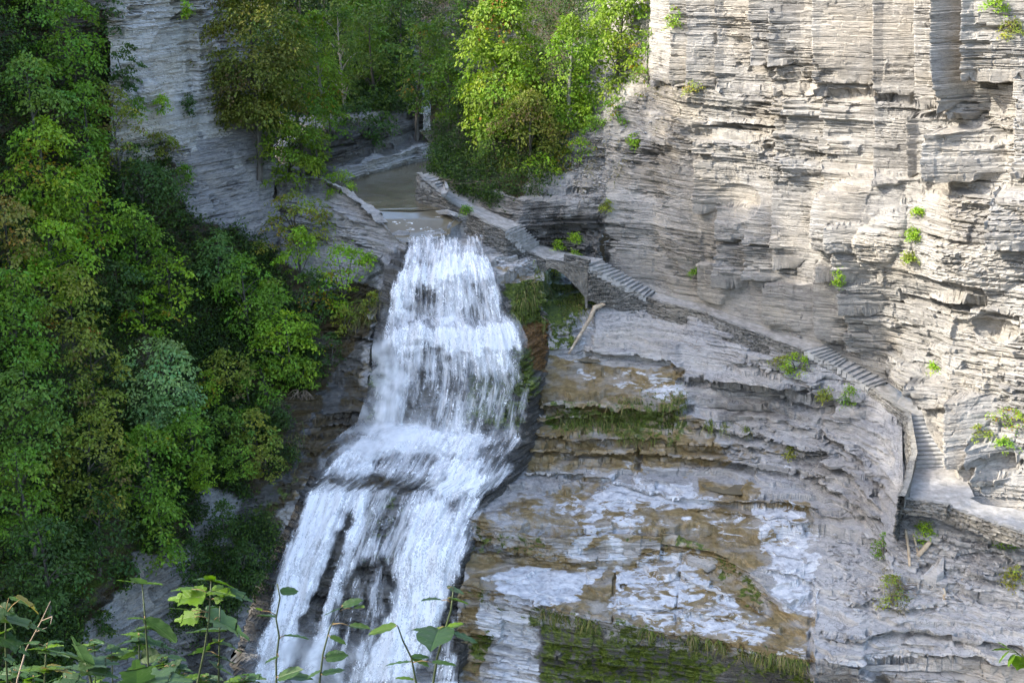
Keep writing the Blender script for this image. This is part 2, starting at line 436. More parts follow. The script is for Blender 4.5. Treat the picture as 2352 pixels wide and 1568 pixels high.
_WARP = {}
def poly_mask(px, py, poly, soft=12., warp=None):
    wv = soft*1.1 if warp is None else warp
    key = (px.shape, float(px.flat[0]), float(px.flat[-1]), float(py.flat[-1]))
    if key not in _WARP: _WARP.clear(); _WARP[key] = (fbm(px/45., py/28., None, 4, 71), .6*fbm(px/45., py/28., None, 4, 72))
    px, py = px+wv*_WARP[key][0], py+wv*_WARP[key][1]
    poly = np.array(poly, float); n = len(poly)
    ins = np.zeros(px.shape, bool); dist = np.full(px.shape, 1e9)
    for i in range(n):
        x0, y0 = poly[i]; x1, y1 = poly[(i+1) % n]
        c = ((y0 > py) != (y1 > py)) & (px < (x1-x0)*(py-y0)/((y1-y0) if y1 != y0 else 1e-9)+x0)
        ins ^= c
        dx, dy = x1-x0, y1-y0
        t = np.clip(((px-x0)*dx+(py-y0)*dy)/(dx*dx+dy*dy+1e-9), 0, 1)
        dist = np.minimum(dist, np.hypot(px-x0-t*dx, py-y0-t*dy))
    return sstep(-soft, soft, np.where(ins, dist, -dist))
# ================================================================ the footpath: outer edge, inner edge (photo points) and height
ST = [  # ox, oy, ix, iy, z
 (958, 404, 1008, 390, -20.60), (968, 418, 1012, 404, -20.75), (991, 435, 1030, 425, -21.15), (1018, 455, 1050, 446, -21.5),
 (1080, 490, 1098, 474, -22.05), (1114, 512, 1134, 494, -22.4), (1162, 532, 1192, 519, -22.8), (1210, 577, 1241, 563, -24.5),
 (1255, 597, 1290, 581, -25.0), (1352, 612, 1382, 604, -25.2), (1488, 685, 1503, 673, -27.5), (1544, 701, 1551, 688, -27.6),
 (1612, 717, 1622, 703, -27.8), (1688, 747, 1700, 735, -28.1), (1770, 777, 1785, 764, -28.5), (1850, 806, 1895, 795, -28.8),
 (1924, 843, 1945, 829, -29.65), (1999, 894, 2037, 880, -30.55), (2052, 938, 2066, 915, -31.0), (2078, 957, 2113, 955, -31.1),
 (2099, 1075, 2178, 1075, -33.1), (2090, 1150, 2200, 1142, -33.2), (2174, 1160, 2214, 1148, -33.25), (2229, 1181, 2250, 1163, -33.35), (2349, 1222, 2352, 1185, -33.5), (2660, 1330, 2660, 1275, -34.0)]
OUT = [(a, b, float(yz(b, z))) for a, b, c, d, z in ST]
INN = [(c, d, float(yz(d, z))) for a, b, c, d, z in ST]
OUTW = np.array([at(*p) for p in OUT]); INNW = np.array([at(*p) for p in INN])

SURF = []        # coarse copies for finding the ground under trees
def terrain(name, G, mat, amps, seed, dirv=(.72, -.69), paint=None, label=None, reg=True, **kw):
    P, tone, w = rockify(G, amps, seed, dirv, **kw)
    px, py = proj(G)
    ma = np.zeros(G.shape); mb = np.zeros(G.shape)
    ma[..., 0] = tone
    if paint: paint(px, py, G, ma, mb, w)
    r, c = G.shape[:2]
    o = mesh_obj(name, P.reshape(-1, 3), grid_faces(r, c), M[mat], attrs={'ma': ma.reshape(-1, 3), 'mb': mb.reshape(-1, 3)})
    tag(o, label, None, None, 'structure')
    if reg:
        S = P[::6, ::6]; f = grid_faces(*S.shape[:2])
        SURF.append((S.reshape(-1, 3), f))
    return o, P

# ---------------------------------------------------------------- right cliff, above the path
base = [(1385, 613, 97.2)]+[p for p in INN if p[0] > 1400 and p[0] < 2060]
base = [(p[0], p[1]-3, p[2]+.25) for p in base]
base += [(2112, 930, 81.2), (2130, 985, 79.7), (2182, 1073, 77.5), (2205, 1138, 75.2), (2252, 1158, 74.7), (2352, 1180, 74.2), (2660, 1268, 72.2)]
C = [
 [(1385, -700, 128), (1500, -700, 116), (1650, -700, 103), (1900, -700, 97), (2130, -700, 93), (2352, -700, 88), (2660, -700, 82)],
 [(1385, 0, 114), (1500, 0, 104), (1560, 0, 98.6), (1650, 0, 96.6), (1760, 0, 94.4), (1895, 0, 91.9), (2030, 0, 89.6), (2135, 0, 88.2), (2190, 0, 85.8), (2352, 0, 82.6), (2660, 0, 77.5)],
 [(1385, 150, 108), (1500, 196, 100.6), (1560, 190, 97.4), (1650, 190, 95.7), (1760, 192, 93.6), (1895, 200, 91.1), (2030, 210, 88.9), (2135, 230, 87.4), (2190, 250, 84.9), (2352, 260, 81.8), (2660, 300, 77)],
 [(1385, 166, 107), (1500, 213, 99.6), (1560, 205, 96.3), (1650, 205, 94.7), (1760, 206, 92.6), (1895, 214, 90.2), (2030, 226, 88.0), (2135, 244, 86.6), (2190, 262, 84.6), (2352, 272, 81.4), (2660, 312, 76.6)],
 [(1385, 300, 102.2), (1500, 310, 98.7), (1560, 300, 95.9), (1650, 300, 94.2), (1760, 340, 92.1), (1895, 365, 89.6), (2030, 380, 87.4), (2135, 400, 86.0), (2190, 425, 83.5), (2352, 430, 80.7), (2660, 430, 76)],
 [(1385, 312, 101.6), (1500, 324, 98.2), (1560, 314, 95.5), (1650, 314, 93.8), (1760, 354, 91.6), (1895, 388, 88.9), (2030, 410, 86.5), (2135, 432, 84.9), (2190, 447, 82.7), (2352, 452, 79.9), (2660, 452, 75)],
 [(1385, 450, 98.4), (1500, 470, 96.9), (1560, 472, 95.0), (1650, 480, 93.3), (1760, 520, 91.1), (1895, 565, 88.3), (2030, 605, 85.4), (2135, 640, 83.3), (2190, 655, 81.6), (2352, 660, 79), (2660, 660, 74)],
 [(1385, 540, 97.6), (1500, 585, 96.2), (1560, 590, 94.7), (1650, 610, 92.9), (1760, 655, 90.6), (1895, 700, 87.9), (2030, 760, 85.4), (2115, 800, 83.4), (2190, 870, 80.3), (2352, 920, 77.4), (2660, 960, 73)],
 base]
ncol = 560
G = sheet(C, ncol, 2.3)
px, py = proj(G); x, y, z = G[..., 0], G[..., 1], G[..., 2]
# joints: tall blocks of the upper tier step out towards the right, each leaving a face turned left
def joint(a, off, y0, y1, wob=2.5, soft=1.2, run=90):
    wv = wob*vnoise(z*.5, z*0+a, seed=3)
    m = sstep(a-soft, a+soft, px+wv)*np.clip(1-(px+wv-a)/(run*1.25), 0, 1)
    nt_ = .75*min(off, 1.)*np.exp(-((px+wv-a+2.5)/2.6)**2)
    return (1.9*off*m-nt_)*sstep(y0-3, y0+3, py)*(1-sstep(y1-3, y1+3, py+6*h01(np.floor(px/37), seed=int(a))))
push = 0
for a, off, y0, y1, run in [(1505, .5, -800, 190, 80), (1562, .6, -800, 200, 90), (1602, .5, -800, 200, 60), (1660, .45, -800, 205, 80), (1745, .9, -800, 140, 80), (1790, .5, 20, 205, 100),
        (1898, 1.15, -800, 205, 120), (2030, .8, -800, 215, 110), (2142, 1.5, -800, 230, 70), (2190, 1.2, -800, 260, 60), (2242, 1.1, -800, 170, 110), (2340, .6, 170, 400, 120),
        (2118, 1.3, 255, 390, 60), (2172, 1.7, 290, 400, 110), (1785, .45, 225, 600, 60), (1900, .5, 225, 560, 110), (1812, .35, 225, 400, 80), (2020, .55, 215, 420, 90),
        (1605, .5, 320, 480, 60), (1655, .6, 470, 640, 100), (1612, .45, 600, 690, 70), (1900, .6, 430, 620, 90), (1945, .6, 500, 700, 90), (2300, .9, 430, 560, 150), (1720, .4, 540, 640, 70),
        (1760, .5, 650, 760, 90), (1880, .5, 600, 780, 90), (1955, .5, 640, 800, 60), (2112, 1.0, 860, 930, 80), (2200, 1.2, 900, 1060, 60), (2250, .9, 1000, 1100, 60), (2042, .4, 820, 880, 60)]:
    push = push+joint(a, off, y0, y1, run=run)
# recesses
def bowl(cx, cy, rx, ry, d): return -d*np.clip(1-((px-cx)/rx)**2-((py-cy)/ry)**2, 0, 1)**.5
push = push+bowl(1690, 465, 60, 45, .5)+bowl(1680, 300, 110, 22, .9)+bowl(2200, 690, 70, 22, 1.6)+bowl(2290, 745, 60, 35, 1.2)+bowl(2090, 925, 50, 14, .8)+bowl(2290, 1060, 60, 28, 1.5)+bowl(1850, 180, 60, 18, .7)+bowl(1960, 190, 60, 14, .8)+bowl(2260, 310, 70, 24, 1.0)
push = push-bowl(2088, 866, 36, 42, .8)-bowl(2190, 560, 200, 130, 1.3)-bowl(1990, 510, 110, 110, .9)
rw = np.arange(G.shape[0])[::-1, None]; push = push*sstep(10, 36, rw)
G = G+push[..., None]*np.array([-.62, -.78, 0])
def paint_c(px, py, G, ma, mb, w):
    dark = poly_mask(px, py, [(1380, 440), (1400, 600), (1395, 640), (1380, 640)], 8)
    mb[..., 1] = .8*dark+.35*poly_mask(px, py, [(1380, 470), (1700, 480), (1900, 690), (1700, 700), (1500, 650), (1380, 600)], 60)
    mb[..., 2] = .35*poly_mask(px, py, [(1600, 335), (1800, 350), (1800, 372), (1600, 352)], 8)
    ma[..., 1] = .12*poly_mask(px, py, [(1380, 200), (1530, 180), (1540, 300), (1400, 440), (1380, 440)], 40)
am = .30+.55*sstep(-.1, .5, fbm(x*.16, y*.16, z*.22, 3, 51))+.55*sstep(1850, 2150, px)*sstep(420, 620, py)+.55*sstep(2150, 2230, px)*sstep(190, 260, py)+.4*sstep(200, 230, py)*(1-sstep(330, 400, py))+.35*sstep(470, 560, py)*(1-sstep(1700, 1950, px))
am *= 1-.5*(1-sstep(1400, 1440, px))*(1-sstep(380, 440, py))
rw = np.arange(G.shape[0])[::-1, None]; am *= .15+.85*sstep(2, 16, rw)
am *= 1-.45*poly_mask(px, py, [(1420, 610), (1700, 660), (1900, 760), (1900, 800), (1700, 740), (1500, 690), (1420, 660)], 30)
cliff, Pc = terrain('cliff', G, 'cliff', (.22, .24, .12), 1, paint=paint_c, label='tall pale layered cliff above the stone path', ampf=am, blockiness=.82, smoothn=3, ndir=(-.66, -.75, 0))

# ---------------------------------------------------------------- band of rock behind the upper path and the slope over it
b0 = [(990, 376, 104.8)]+[p for p in INN if p[0] < 1385]+[(1392, 614, 97.2)]
b0 = [(p[0], p[1]-2, p[2]+.2) for p in b0]
H = [[(920, -500, 190), (1150, -500, 172), (1300, -500, 152), (1392, -500, 140)],
     [(960, -60, 150), (1150, -60, 135), (1300, -60, 122), (1392, -60, 117)],
     [(985, 180, 128), (1130, 180, 119), (1290, 180, 111.5), (1392, 160, 108)],
     [(990, 330, 114.5), (1110, 345, 106.5), (1290, 330, 103.5), (1392, 305, 102)],
     [(992, 366, 106), (1010, 372, 104.7), (1105, 436, 100.0), (1200, 457, 97.5), (1300, 470, 98.2), (1392, 452, 98.3)],
     [(991, 371, 105.4), (1012, 384, 104.3), (1105, 455, 99.6), (1200, 490, 96.9), (1300, 530, 97.6), (1392, 540, 97.6)], b0]
G = sheet(H, 250, 2.3)
def paint_h(px, py, G, ma, mb, w):
    mb[..., 1] = .55*w+.5*poly_mask(px, py, [(1255, 520), (1385, 500), (1395, 610), (1270, 600)], 14)
    ma[..., 1] = .35*poly_mask(px, py, [(1255, 540), (1330, 545), (1330, 600), (1265, 600)], 12)+.25*(1-w)
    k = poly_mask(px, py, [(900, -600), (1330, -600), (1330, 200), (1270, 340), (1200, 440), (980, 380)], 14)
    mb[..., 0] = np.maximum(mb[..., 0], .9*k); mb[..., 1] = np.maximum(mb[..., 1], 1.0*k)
hx = proj(G)
am = np.where(hx[1] > 360, 1., .4)
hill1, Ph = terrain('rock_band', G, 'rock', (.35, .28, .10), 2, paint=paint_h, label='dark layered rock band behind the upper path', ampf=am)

# ---------------------------------------------------------------- below the path: wall foot, lower face, shelf, slabs and mossy wall
M0 = [(1238, 588, 98.0), (1262, 600, 101.5), (1335, 614, 100.8), (1352, 616, 95.4)]+[(p[0], p[1]+8, p[2]+.10) for p in OUT if 1400 < p[0] < 2070]
M0 += [(2074, 985, 80.4), (2066, 1140, 76.4), (2076, 1154, 75.3), (2174, 1163, 74.8), (2229, 1184, 74.3), (2349, 1225, 73.0), (2660, 1333, 70)]
Lw = [M0,
 [(1232, 650, 95.5), (1264, 655, 98.6), (1332, 664, 98.0), (1354, 684, 94.9), (1500, 722, 93.9), (1600, 756, 91.6), (1760, 815, 88.3), (1870, 866, 86.0), (1960, 925, 84.3), (2030, 1010, 81.0), (2050, 1150, 76.2), (2072, 1190, 74.6), (2200, 1205, 73.4), (2352, 1258, 71.9), (2660, 1370, 69)],
 [(1215, 738, 91.6), (1262, 742, 92.0), (1300, 738, 92.9), (1335, 735, 93.4), (1356, 738, 93.3), (1450, 760, 92.9), (1550, 790, 91.4), (1640, 818, 89.9), (1760, 858, 87.6), (1870, 898, 85.6), (1960, 960, 83.5), (2030, 1080, 79.2), (2050, 1195, 75.2), (2085, 1235, 73.6), (2200, 1250, 72.6), (2352, 1300, 71.0), (2660, 1400, 68)],
 [(1232, 834, 90.6), (1262, 826, 91.2), (1335, 822, 91.7), (1450, 836, 91.0), (1530, 850, 90.4), (1600, 888, 89.2), (1760, 930, 86.5), (1870, 960, 84.7), (1960, 1002, 82.8), (2030, 1150, 77.6), (2046, 1235, 74.4), (2090, 1285, 72.9), (2200, 1305, 71.9), (2352, 1350, 70.2), (2660, 1450, 67)],
 [(1228, 880, 89.4), (1262, 905, 88.8), (1340, 915, 88.5), (1450, 926, 88.2), (1530, 935, 88), (1600, 948, 87.5), (1760, 985, 85.3), (1870, 1012, 83.6), (1960, 1050, 81.6), (2025, 1180, 77.0), (2045, 1260, 74.0), (2100, 1320, 72.4), (2200, 1340, 71.5), (2352, 1385, 69.7), (2660, 1480, 66.6)],
 [(1212, 960, 88.0), (1262, 972, 87.6), (1340, 985, 87.4), (1450, 1000, 87.1), (1530, 1005, 86.9), (1600, 1005, 86.6), (1760, 1030, 84.6), (1870, 1060, 82.9), (1960, 1110, 80.6), (2025, 1215, 76.4), (2045, 1285, 73.4), (2100, 1345, 71.9), (2200, 1370, 70.9), (2352, 1410, 69.1), (2660, 1510, 66.2)],
 [(1186, 1066, 86.2), (1262, 1076, 86.1), (1340, 1082, 86.0), (1450, 1082, 85.8), (1600, 1086, 85.2), (1700, 1078, 84.7), (1800, 1095, 83.2), (1900, 1150, 81.0), (1980, 1185, 79.0), (2022, 1240, 76.3), (2040, 1310, 73.0), (2100, 1365, 71.4), (2200, 1395, 70.4), (2352, 1430, 68.7), (2660, 1530, 65.8)],
 [(1078, 1192, 79.4), (1250, 1232, 78.1), (1320, 1226, 78.1), (1440, 1220, 78.3), (1540, 1234, 77.8), (1640, 1268, 76.6), (1730, 1326, 74.6), (1800, 1392, 72.5), (1856, 1420, 71.9), (1950, 1425, 71.2), (2030, 1400, 71.2), (2100, 1390, 70.8), (2200, 1415, 69.9), (2352, 1450, 68.2), (2660, 1545, 65.4)],
 [(1074, 1264, 78.9), (1250, 1296, 78.2), (1320, 1298, 77.8), (1430, 1296, 77.8), (1540, 1280, 77.8), (1640, 1306, 76.6), (1730, 1358, 74.7), (1800, 1418, 72.5), (1856, 1450, 70.9), (1950, 1450, 70.4), (2030, 1430, 70.5), (2100, 1415, 70.5), (2200, 1440, 69.6), (2352, 1475, 67.9), (2660, 1560, 65.2)],
 [(1064, 1335, 75.6), (1120, 1350, 75.0), (1250, 1385, 73.7), (1330, 1408, 72.8), (1410, 1428, 72.0), (1520, 1450, 71.3), (1640, 1470, 70.6), (1760, 1490, 69.9), (1850, 1512, 69.2), (1870, 1518, 68.9), (1950, 1500, 69.0), (2030, 1490, 69.2), (2100, 1490, 69.0), (2200, 1500, 68.4), (2352, 1530, 66.9), (2660, 1610, 64.6)],
 [(1055, 1365, 75.9), (1120, 1376, 75.4), (1250, 1410, 74.1), (1330, 1432, 73.3), (1410, 1450, 72.7), (1520, 1474, 72.1), (1640, 1496, 71.5), (1760, 1518, 70.9), (1850, 1538, 70.2), (1870, 1544, 69.2), (1950, 1535, 68.7), (2030, 1540, 68.6), (2200, 1560, 67.6), (2352, 1590, 66.2), (2660, 1670, 64)],
 [(1040, 1800, 74.2), (1250, 1800, 72.9), (1410, 1800, 71.7), (1640, 1800, 70.6), (1850, 1800, 71), (1950, 1800, 70.4), (2200, 1800, 69), (2660, 1800, 66)],
 [(1035, 2300, 72), (1250, 2300, 71), (1410, 2300, 70), (1640, 2300, 69), (1850, 2300, 68), (1950, 2300, 66), (2200, 2300, 64), (2660, 2300, 61)]]
# common knots so blocks stay upright: map every line to a shared parameter
def relines(lines, x0s, x1):
    out = []
    for ln in lines:
        p = np.array(ln, float)
        out.append(ln)
    return out
G = sheet(Lw, 620, 2.3)
px, py = proj(G); x, y, z = G[..., 0], G[..., 1], G[..., 2]
push = -bowl(1310, 655, 52, 48, 2.0)*0
# mossy blocks by the fall, the deep notch beside them, the tall joint where the slabs end
def box(x0, x1, y0, y1, d, s=4): return d*sstep(x0-s, x0+s, px)*(1-sstep(x1-s, x1+s, px))*sstep(y0-s, y0+s, py)*(1-sstep(y1-s, y1+s, py))
push = box(1200, 1252, 728, 835, .8)+box(1262, 1290, 742, 800, .5)+box(1292, 1322, 735, 770, .6)+box(1340, 1560, 785, 812, .35, 10)
push = push-box(1568, 1890, 935, 952, .7, 6)+box(1620, 1888, 858, 885, .9, 8)-box(1640, 1880, 886, 905, .4, 8)+box(1890, 1980, 890, 960, .6, 10)
push = push+box(1867, 1990, 1330, 1700, .7, 5)-box(1330, 1360, 700, 820, .5, 8)+box(1880, 2034, 1135, 1180, .5, 6)
push = push+box(1260, 1540, 945, 1000, -.8, 10)+box(1250, 1620, 1000, 1030, .25, 8)+box(1462, 1470, 1025, 1085, -.5, 3)+box(1280, 1400, 1050, 1062, -.5, 5)
push = push-box(1870, 2660, 1540, 1800, .6, 10)
push = push+.5*np.maximum(0, fbm(x*.5, y*.5, z*.8, 3, 91))*sstep(1880, 1960, px)*sstep(1180, 1260, py)
G = G+push[..., None]*np.array([-.35, -.9, 0])
LEDGES = [  # lip of a plate (photo points), how far it stands proud, how far back it fades
 ([(1205, 1086), (1330, 1092), (1385, 1096), (1440, 1116), (1530, 1138), (1660, 1156), (1760, 1150), (1880, 1172)], .42, 46), ([(1360, 1112), (1480, 1140), (1600, 1168), (1700, 1180)], .22, 24), ([(1600, 1164), (1700, 1182), (1800, 1196), (1870, 1204)], .22, 30),
 ([(1225, 1004), (1360, 1012), (1460, 1006), (1580, 1018), (1680, 1024)], .42, 26), ([(1215, 1040), (1330, 1046), (1480, 1040), (1600, 1052), (1740, 1066), (1880, 1090)], .42, 28), ([(1232, 972), (1400, 968), (1500, 958), (1600, 966)], .40, 28), ([(1235, 938), (1330, 930), (1420, 944), (1500, 938), (1585, 942)], .55, 40),
 ([(1560, 872), (1700, 868), (1800, 884), (1890, 912)], .6, 30), ([(1600, 980), (1720, 1000), (1880, 1036)], .4, 26), ([(1680, 830), (1780, 850), (1880, 880)], .3, 22), ([(1890, 1000), (1960, 1050), (2020, 1120)], .45, 30), ([(1890, 1050), (1960, 1100), (2025, 1165)], .40, 30), ([(1885, 1105), (1960, 1150), (2035, 1205)], .40, 26), ([(1340, 806), (1440, 812), (1540, 830), (1570, 850)], .40, 26),
 ([(1085, 1316), (1200, 1338), (1330, 1362), (1400, 1380)], .12, 30), ([(1420, 1340), (1560, 1330), (1700, 1380), (1780, 1430)], .20, 36), ([(1410, 1396), (1560, 1400), (1700, 1430), (1800, 1466)], .22, 36), ([(1640, 1240), (1740, 1250), (1850, 1290)], .16, 34), ([(1760, 1310), (1870, 1340)], .25, 26),
 ([(1890, 1440), (2000, 1452), (2120, 1440), (2240, 1470), (2400, 1490)], .5, 36), ([(1950, 1380), (2060, 1392), (2180, 1380)], .35, 26), ([(2110, 1290), (2240, 1310), (2400, 1360)], .35, 26), ([(2160, 1230), (2260, 1260), (2400, 1310)], .35, 22), ([(1900, 1500), (2060, 1510), (2220, 1500), (2400, 1536)], .5, 30)]
jag = 2.6*fbm(px/22., py/80., None, 3, 77)+6*(h01(np.floor(px/31.+1.5*vnoise(px/60., py/90., seed=3)), seed=78)-.5)
LEDARK = np.zeros(px.shape); lift = np.zeros(px.shape)
for ln, h, fade in LEDGES:
    l = np.array(ln, float); yl = np.interp(px, l[:, 0], l[:, 1])+jag
    ends = sstep(l[0, 0]-4, l[0, 0]+10, px)*(1-sstep(l[-1, 0]-10, l[-1, 0]+4, px))
    dd = yl-py
    lift = np.maximum(lift, h*ends*np.clip(1-dd/fade, 0, 1)*(dd >= 0))
    LEDARK = np.maximum(LEDARK, h*ends*np.exp(-((dd+3+h*6)/(3+h*8))**2)*(dd < 0))
G = G+lift[..., None]*np.array([-.25, -.75, .42])+1.25*LEDARK[..., None]*np.array([.25, .9, -.1])
crack = np.zeros(px.shape)
for x0, y0, x1, y1 in [(1412, 1300, 1404, 1432), (1566, 1268, 1546, 1462), (1862, 1330, 1856, 1520), (1466, 1020, 1464, 1082), (1642, 985, 1640, 1030), (1330, 965, 1332, 1000), (1885, 900, 1883, 1100)]:
    xx = x0+(x1-x0)*(py-y0)/(y1-y0); crack = np.maximum(crack, np.exp(-((px-xx-jag*.25)/2.4)**2)*(py > y0)*(py < y1))
G = G+crack[..., None]*np.array([.1, .25, -.12])
LW = {'white': [([(1360, 1082), (1480, 1090), (1660, 1128), (1660, 1150), (1560, 1165), (1460, 1170), (1320, 1180), (1340, 1130), (1400, 1110)], .62), ([(1300, 1135), (1420, 1140), (1480, 1200), (1400, 1235), (1320, 1225), (1270, 1180)], .42),
   ([(1700, 1130), (1860, 1150), (1880, 1200), (1870, 1420), (1800, 1380), (1760, 1290), (1750, 1220)], .60), ([(1560, 1160), (1750, 1150), (1740, 1230), (1560, 1210), (1500, 1190)], .33), ([(1115, 1330), (1180, 1295), (1330, 1300), (1400, 1300), (1350, 1345), (1290, 1390), (1200, 1385)], .85),
   ([(1405, 1300), (1560, 1260), (1620, 1310), (1700, 1360), (1780, 1440), (1740, 1480), (1500, 1450), (1400, 1400)], .50), ([(1320, 1212), (1362, 1212), (1352, 1290), (1310, 1290)], .8), ([(1400, 1218), (1440, 1220), (1430, 1300), (1395, 1300)], .6),
   ([(1300, 822), (1360, 835), (1560, 860), (1560, 905), (1480, 880), (1310, 850)], .45), ([(1390, 872), (1600, 868), (1600, 930), (1400, 900)], .47), ([(1095, 1360), (1190, 1385), (1235, 1400), (1215, 1480), (1235, 1568), (1140, 1568), (1120, 1480), (1095, 1470)], .66),
   ([(1740, 1505), (1860, 1450), (1860, 1520)], .35), ([(1690, 1070), (1860, 1060), (1860, 1090), (1700, 1092)], .3), ([(1120, 1540), (1240, 1540), (1240, 1800), (1110, 1800)], .6), ([(1330, 715), (1356, 715), (1356, 800), (1330, 800)], .4), ([(1170, 575), (1250, 590), (1250, 640), (1200, 640)], .3)],
 'brown': [([(1240, 815), (1560, 845), (1590, 905), (1560, 935), (1230, 915), (1210, 880)], .85), ([(1220, 880), (1580, 930), (1560, 960), (1240, 950)], .8), ([(1080, 1190), (1180, 1120), (1400, 1085), (1480, 1180), (1420, 1225), (1300, 1300), (1080, 1260)], .46),
   ([(1300, 1150), (1640, 1130), (1880, 1140), (1880, 1190), (1700, 1330), (1500, 1240), (1320, 1235)], .72), ([(1060, 1260), (1430, 1290), (1420, 1330), (1400, 1430), (1120, 1360), (1060, 1340)], .75), ([(1360, 1300), (1560, 1250), (1860, 1420), (1860, 1530), (1700, 1500), (1400, 1430)], .68), ([(1600, 1100), (1750, 1110), (1750, 1140), (1620, 1140)], 1.),
   ([(1230, 940), (1600, 940), (1700, 1060), (1600, 1085), (1200, 1080)], .58), ([(1060, 1345), (1110, 1350), (1110, 1568), (1050, 1568)], .7), ([(1600, 960), (1800, 1010), (1780, 1080), (1600, 1080)], .35)],
 'moss': [([(1160, 640), (1260, 600), (1330, 650), (1350, 690), (1300, 750), (1180, 740)], .95), ([(1250, 735), (1340, 700), (1335, 760), (1300, 800), (1250, 835), (1236, 820)], .6), ([(1250, 930), (1400, 920), (1580, 905), (1580, 1000), (1480, 1010), (1260, 995)], .62), ([(1200, 1385), (1330, 1415), (1650, 1480), (1700, 1800), (1240, 1800), (1220, 1480)], .60),
   ([(1660, 1480), (1860, 1530), (1860, 1800), (1680, 1800)], .48), ([(1080, 1205), (1250, 1230), (1250, 1290), (1080, 1265)], .45), ([(1450, 1215), (1560, 1230), (1700, 1300), (1790, 1400), (1760, 1395), (1640, 1290), (1530, 1245)], .75), ([(1060, 1350), (1110, 1350), (1200, 1400), (1240, 1410), (1120, 1385)], .7), ([(1350, 1405), (1430, 1425), (1650, 1475), (1650, 1500), (1400, 1440)], .6), ([(1060, 1440), (1110, 1440), (1120, 1540), (1060, 1540)], .7), ([(1560, 950), (1720, 955), (1700, 985), (1580, 990)], .4)],
 'dark': [([(1255, 596), (1350, 610), (1350, 676), (1268, 680)], .9), ([(1080, 1235), (1300, 1290), (1080, 1275)], .8), ([(1230, 1000), (1480, 1010), (1480, 1040), (1220, 1060)], .35), ([(1860, 1510), (2100, 1540), (2400, 1600), (2400, 1900), (1860, 1900)], .5), ([(1180, 1080), (1330, 1090), (1200, 1190), (1080, 1200)], .45), ([(1220, 1420), (1860, 1530), (1860, 1850), (1230, 1800)], .72), ([(1640, 900), (1880, 950), (1880, 980), (1640, 960)], .5), ([(1890, 1400), (2352, 1500), (2352, 1560), (1890, 1540)], .25)],  # wet rock, plus shade painted under the arch and the overhangs
 'rust': [([(1192, 742), (1252, 730), (1252, 800), (1235, 835), (1205, 800)], .9), ([(1210, 690), (1300, 700), (1270, 740), (1200, 740)], .25)]}
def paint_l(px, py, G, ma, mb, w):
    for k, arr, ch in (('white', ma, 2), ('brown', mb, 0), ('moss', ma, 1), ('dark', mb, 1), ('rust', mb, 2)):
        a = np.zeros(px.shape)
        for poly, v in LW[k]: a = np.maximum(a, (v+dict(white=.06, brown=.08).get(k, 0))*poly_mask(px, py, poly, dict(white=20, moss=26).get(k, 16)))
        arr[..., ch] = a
am = .55+.6*sstep(-.3, .5, fbm(x*.15, y*.15, z*.2, 3, 53))
am *= 1-.6*poly_mask(px, py, [(1350, 700), (1520, 720), (1640, 800), (1560, 835), (1450, 825), (1345, 810)], 15)
am *= 1+1.0*poly_mask(px, py, [(1600, 880), (1880, 870), (2040, 990), (2050, 1190), (1800, 1100), (1600, 1060)], 30)+.7*sstep(1880, 1950, px)*sstep(1180, 1250, py)
rw = np.arange(G.shape[0])[:, None]; am *= .15+.85*sstep(3, 14, rw)
lower, Pl = terrain('rock_slabs', G, 'pale_rock', (.34, .24, .09), 3, paint=paint_l, label='stepped wet slabs and layered rock below the path', ampf=am, terr=.42)

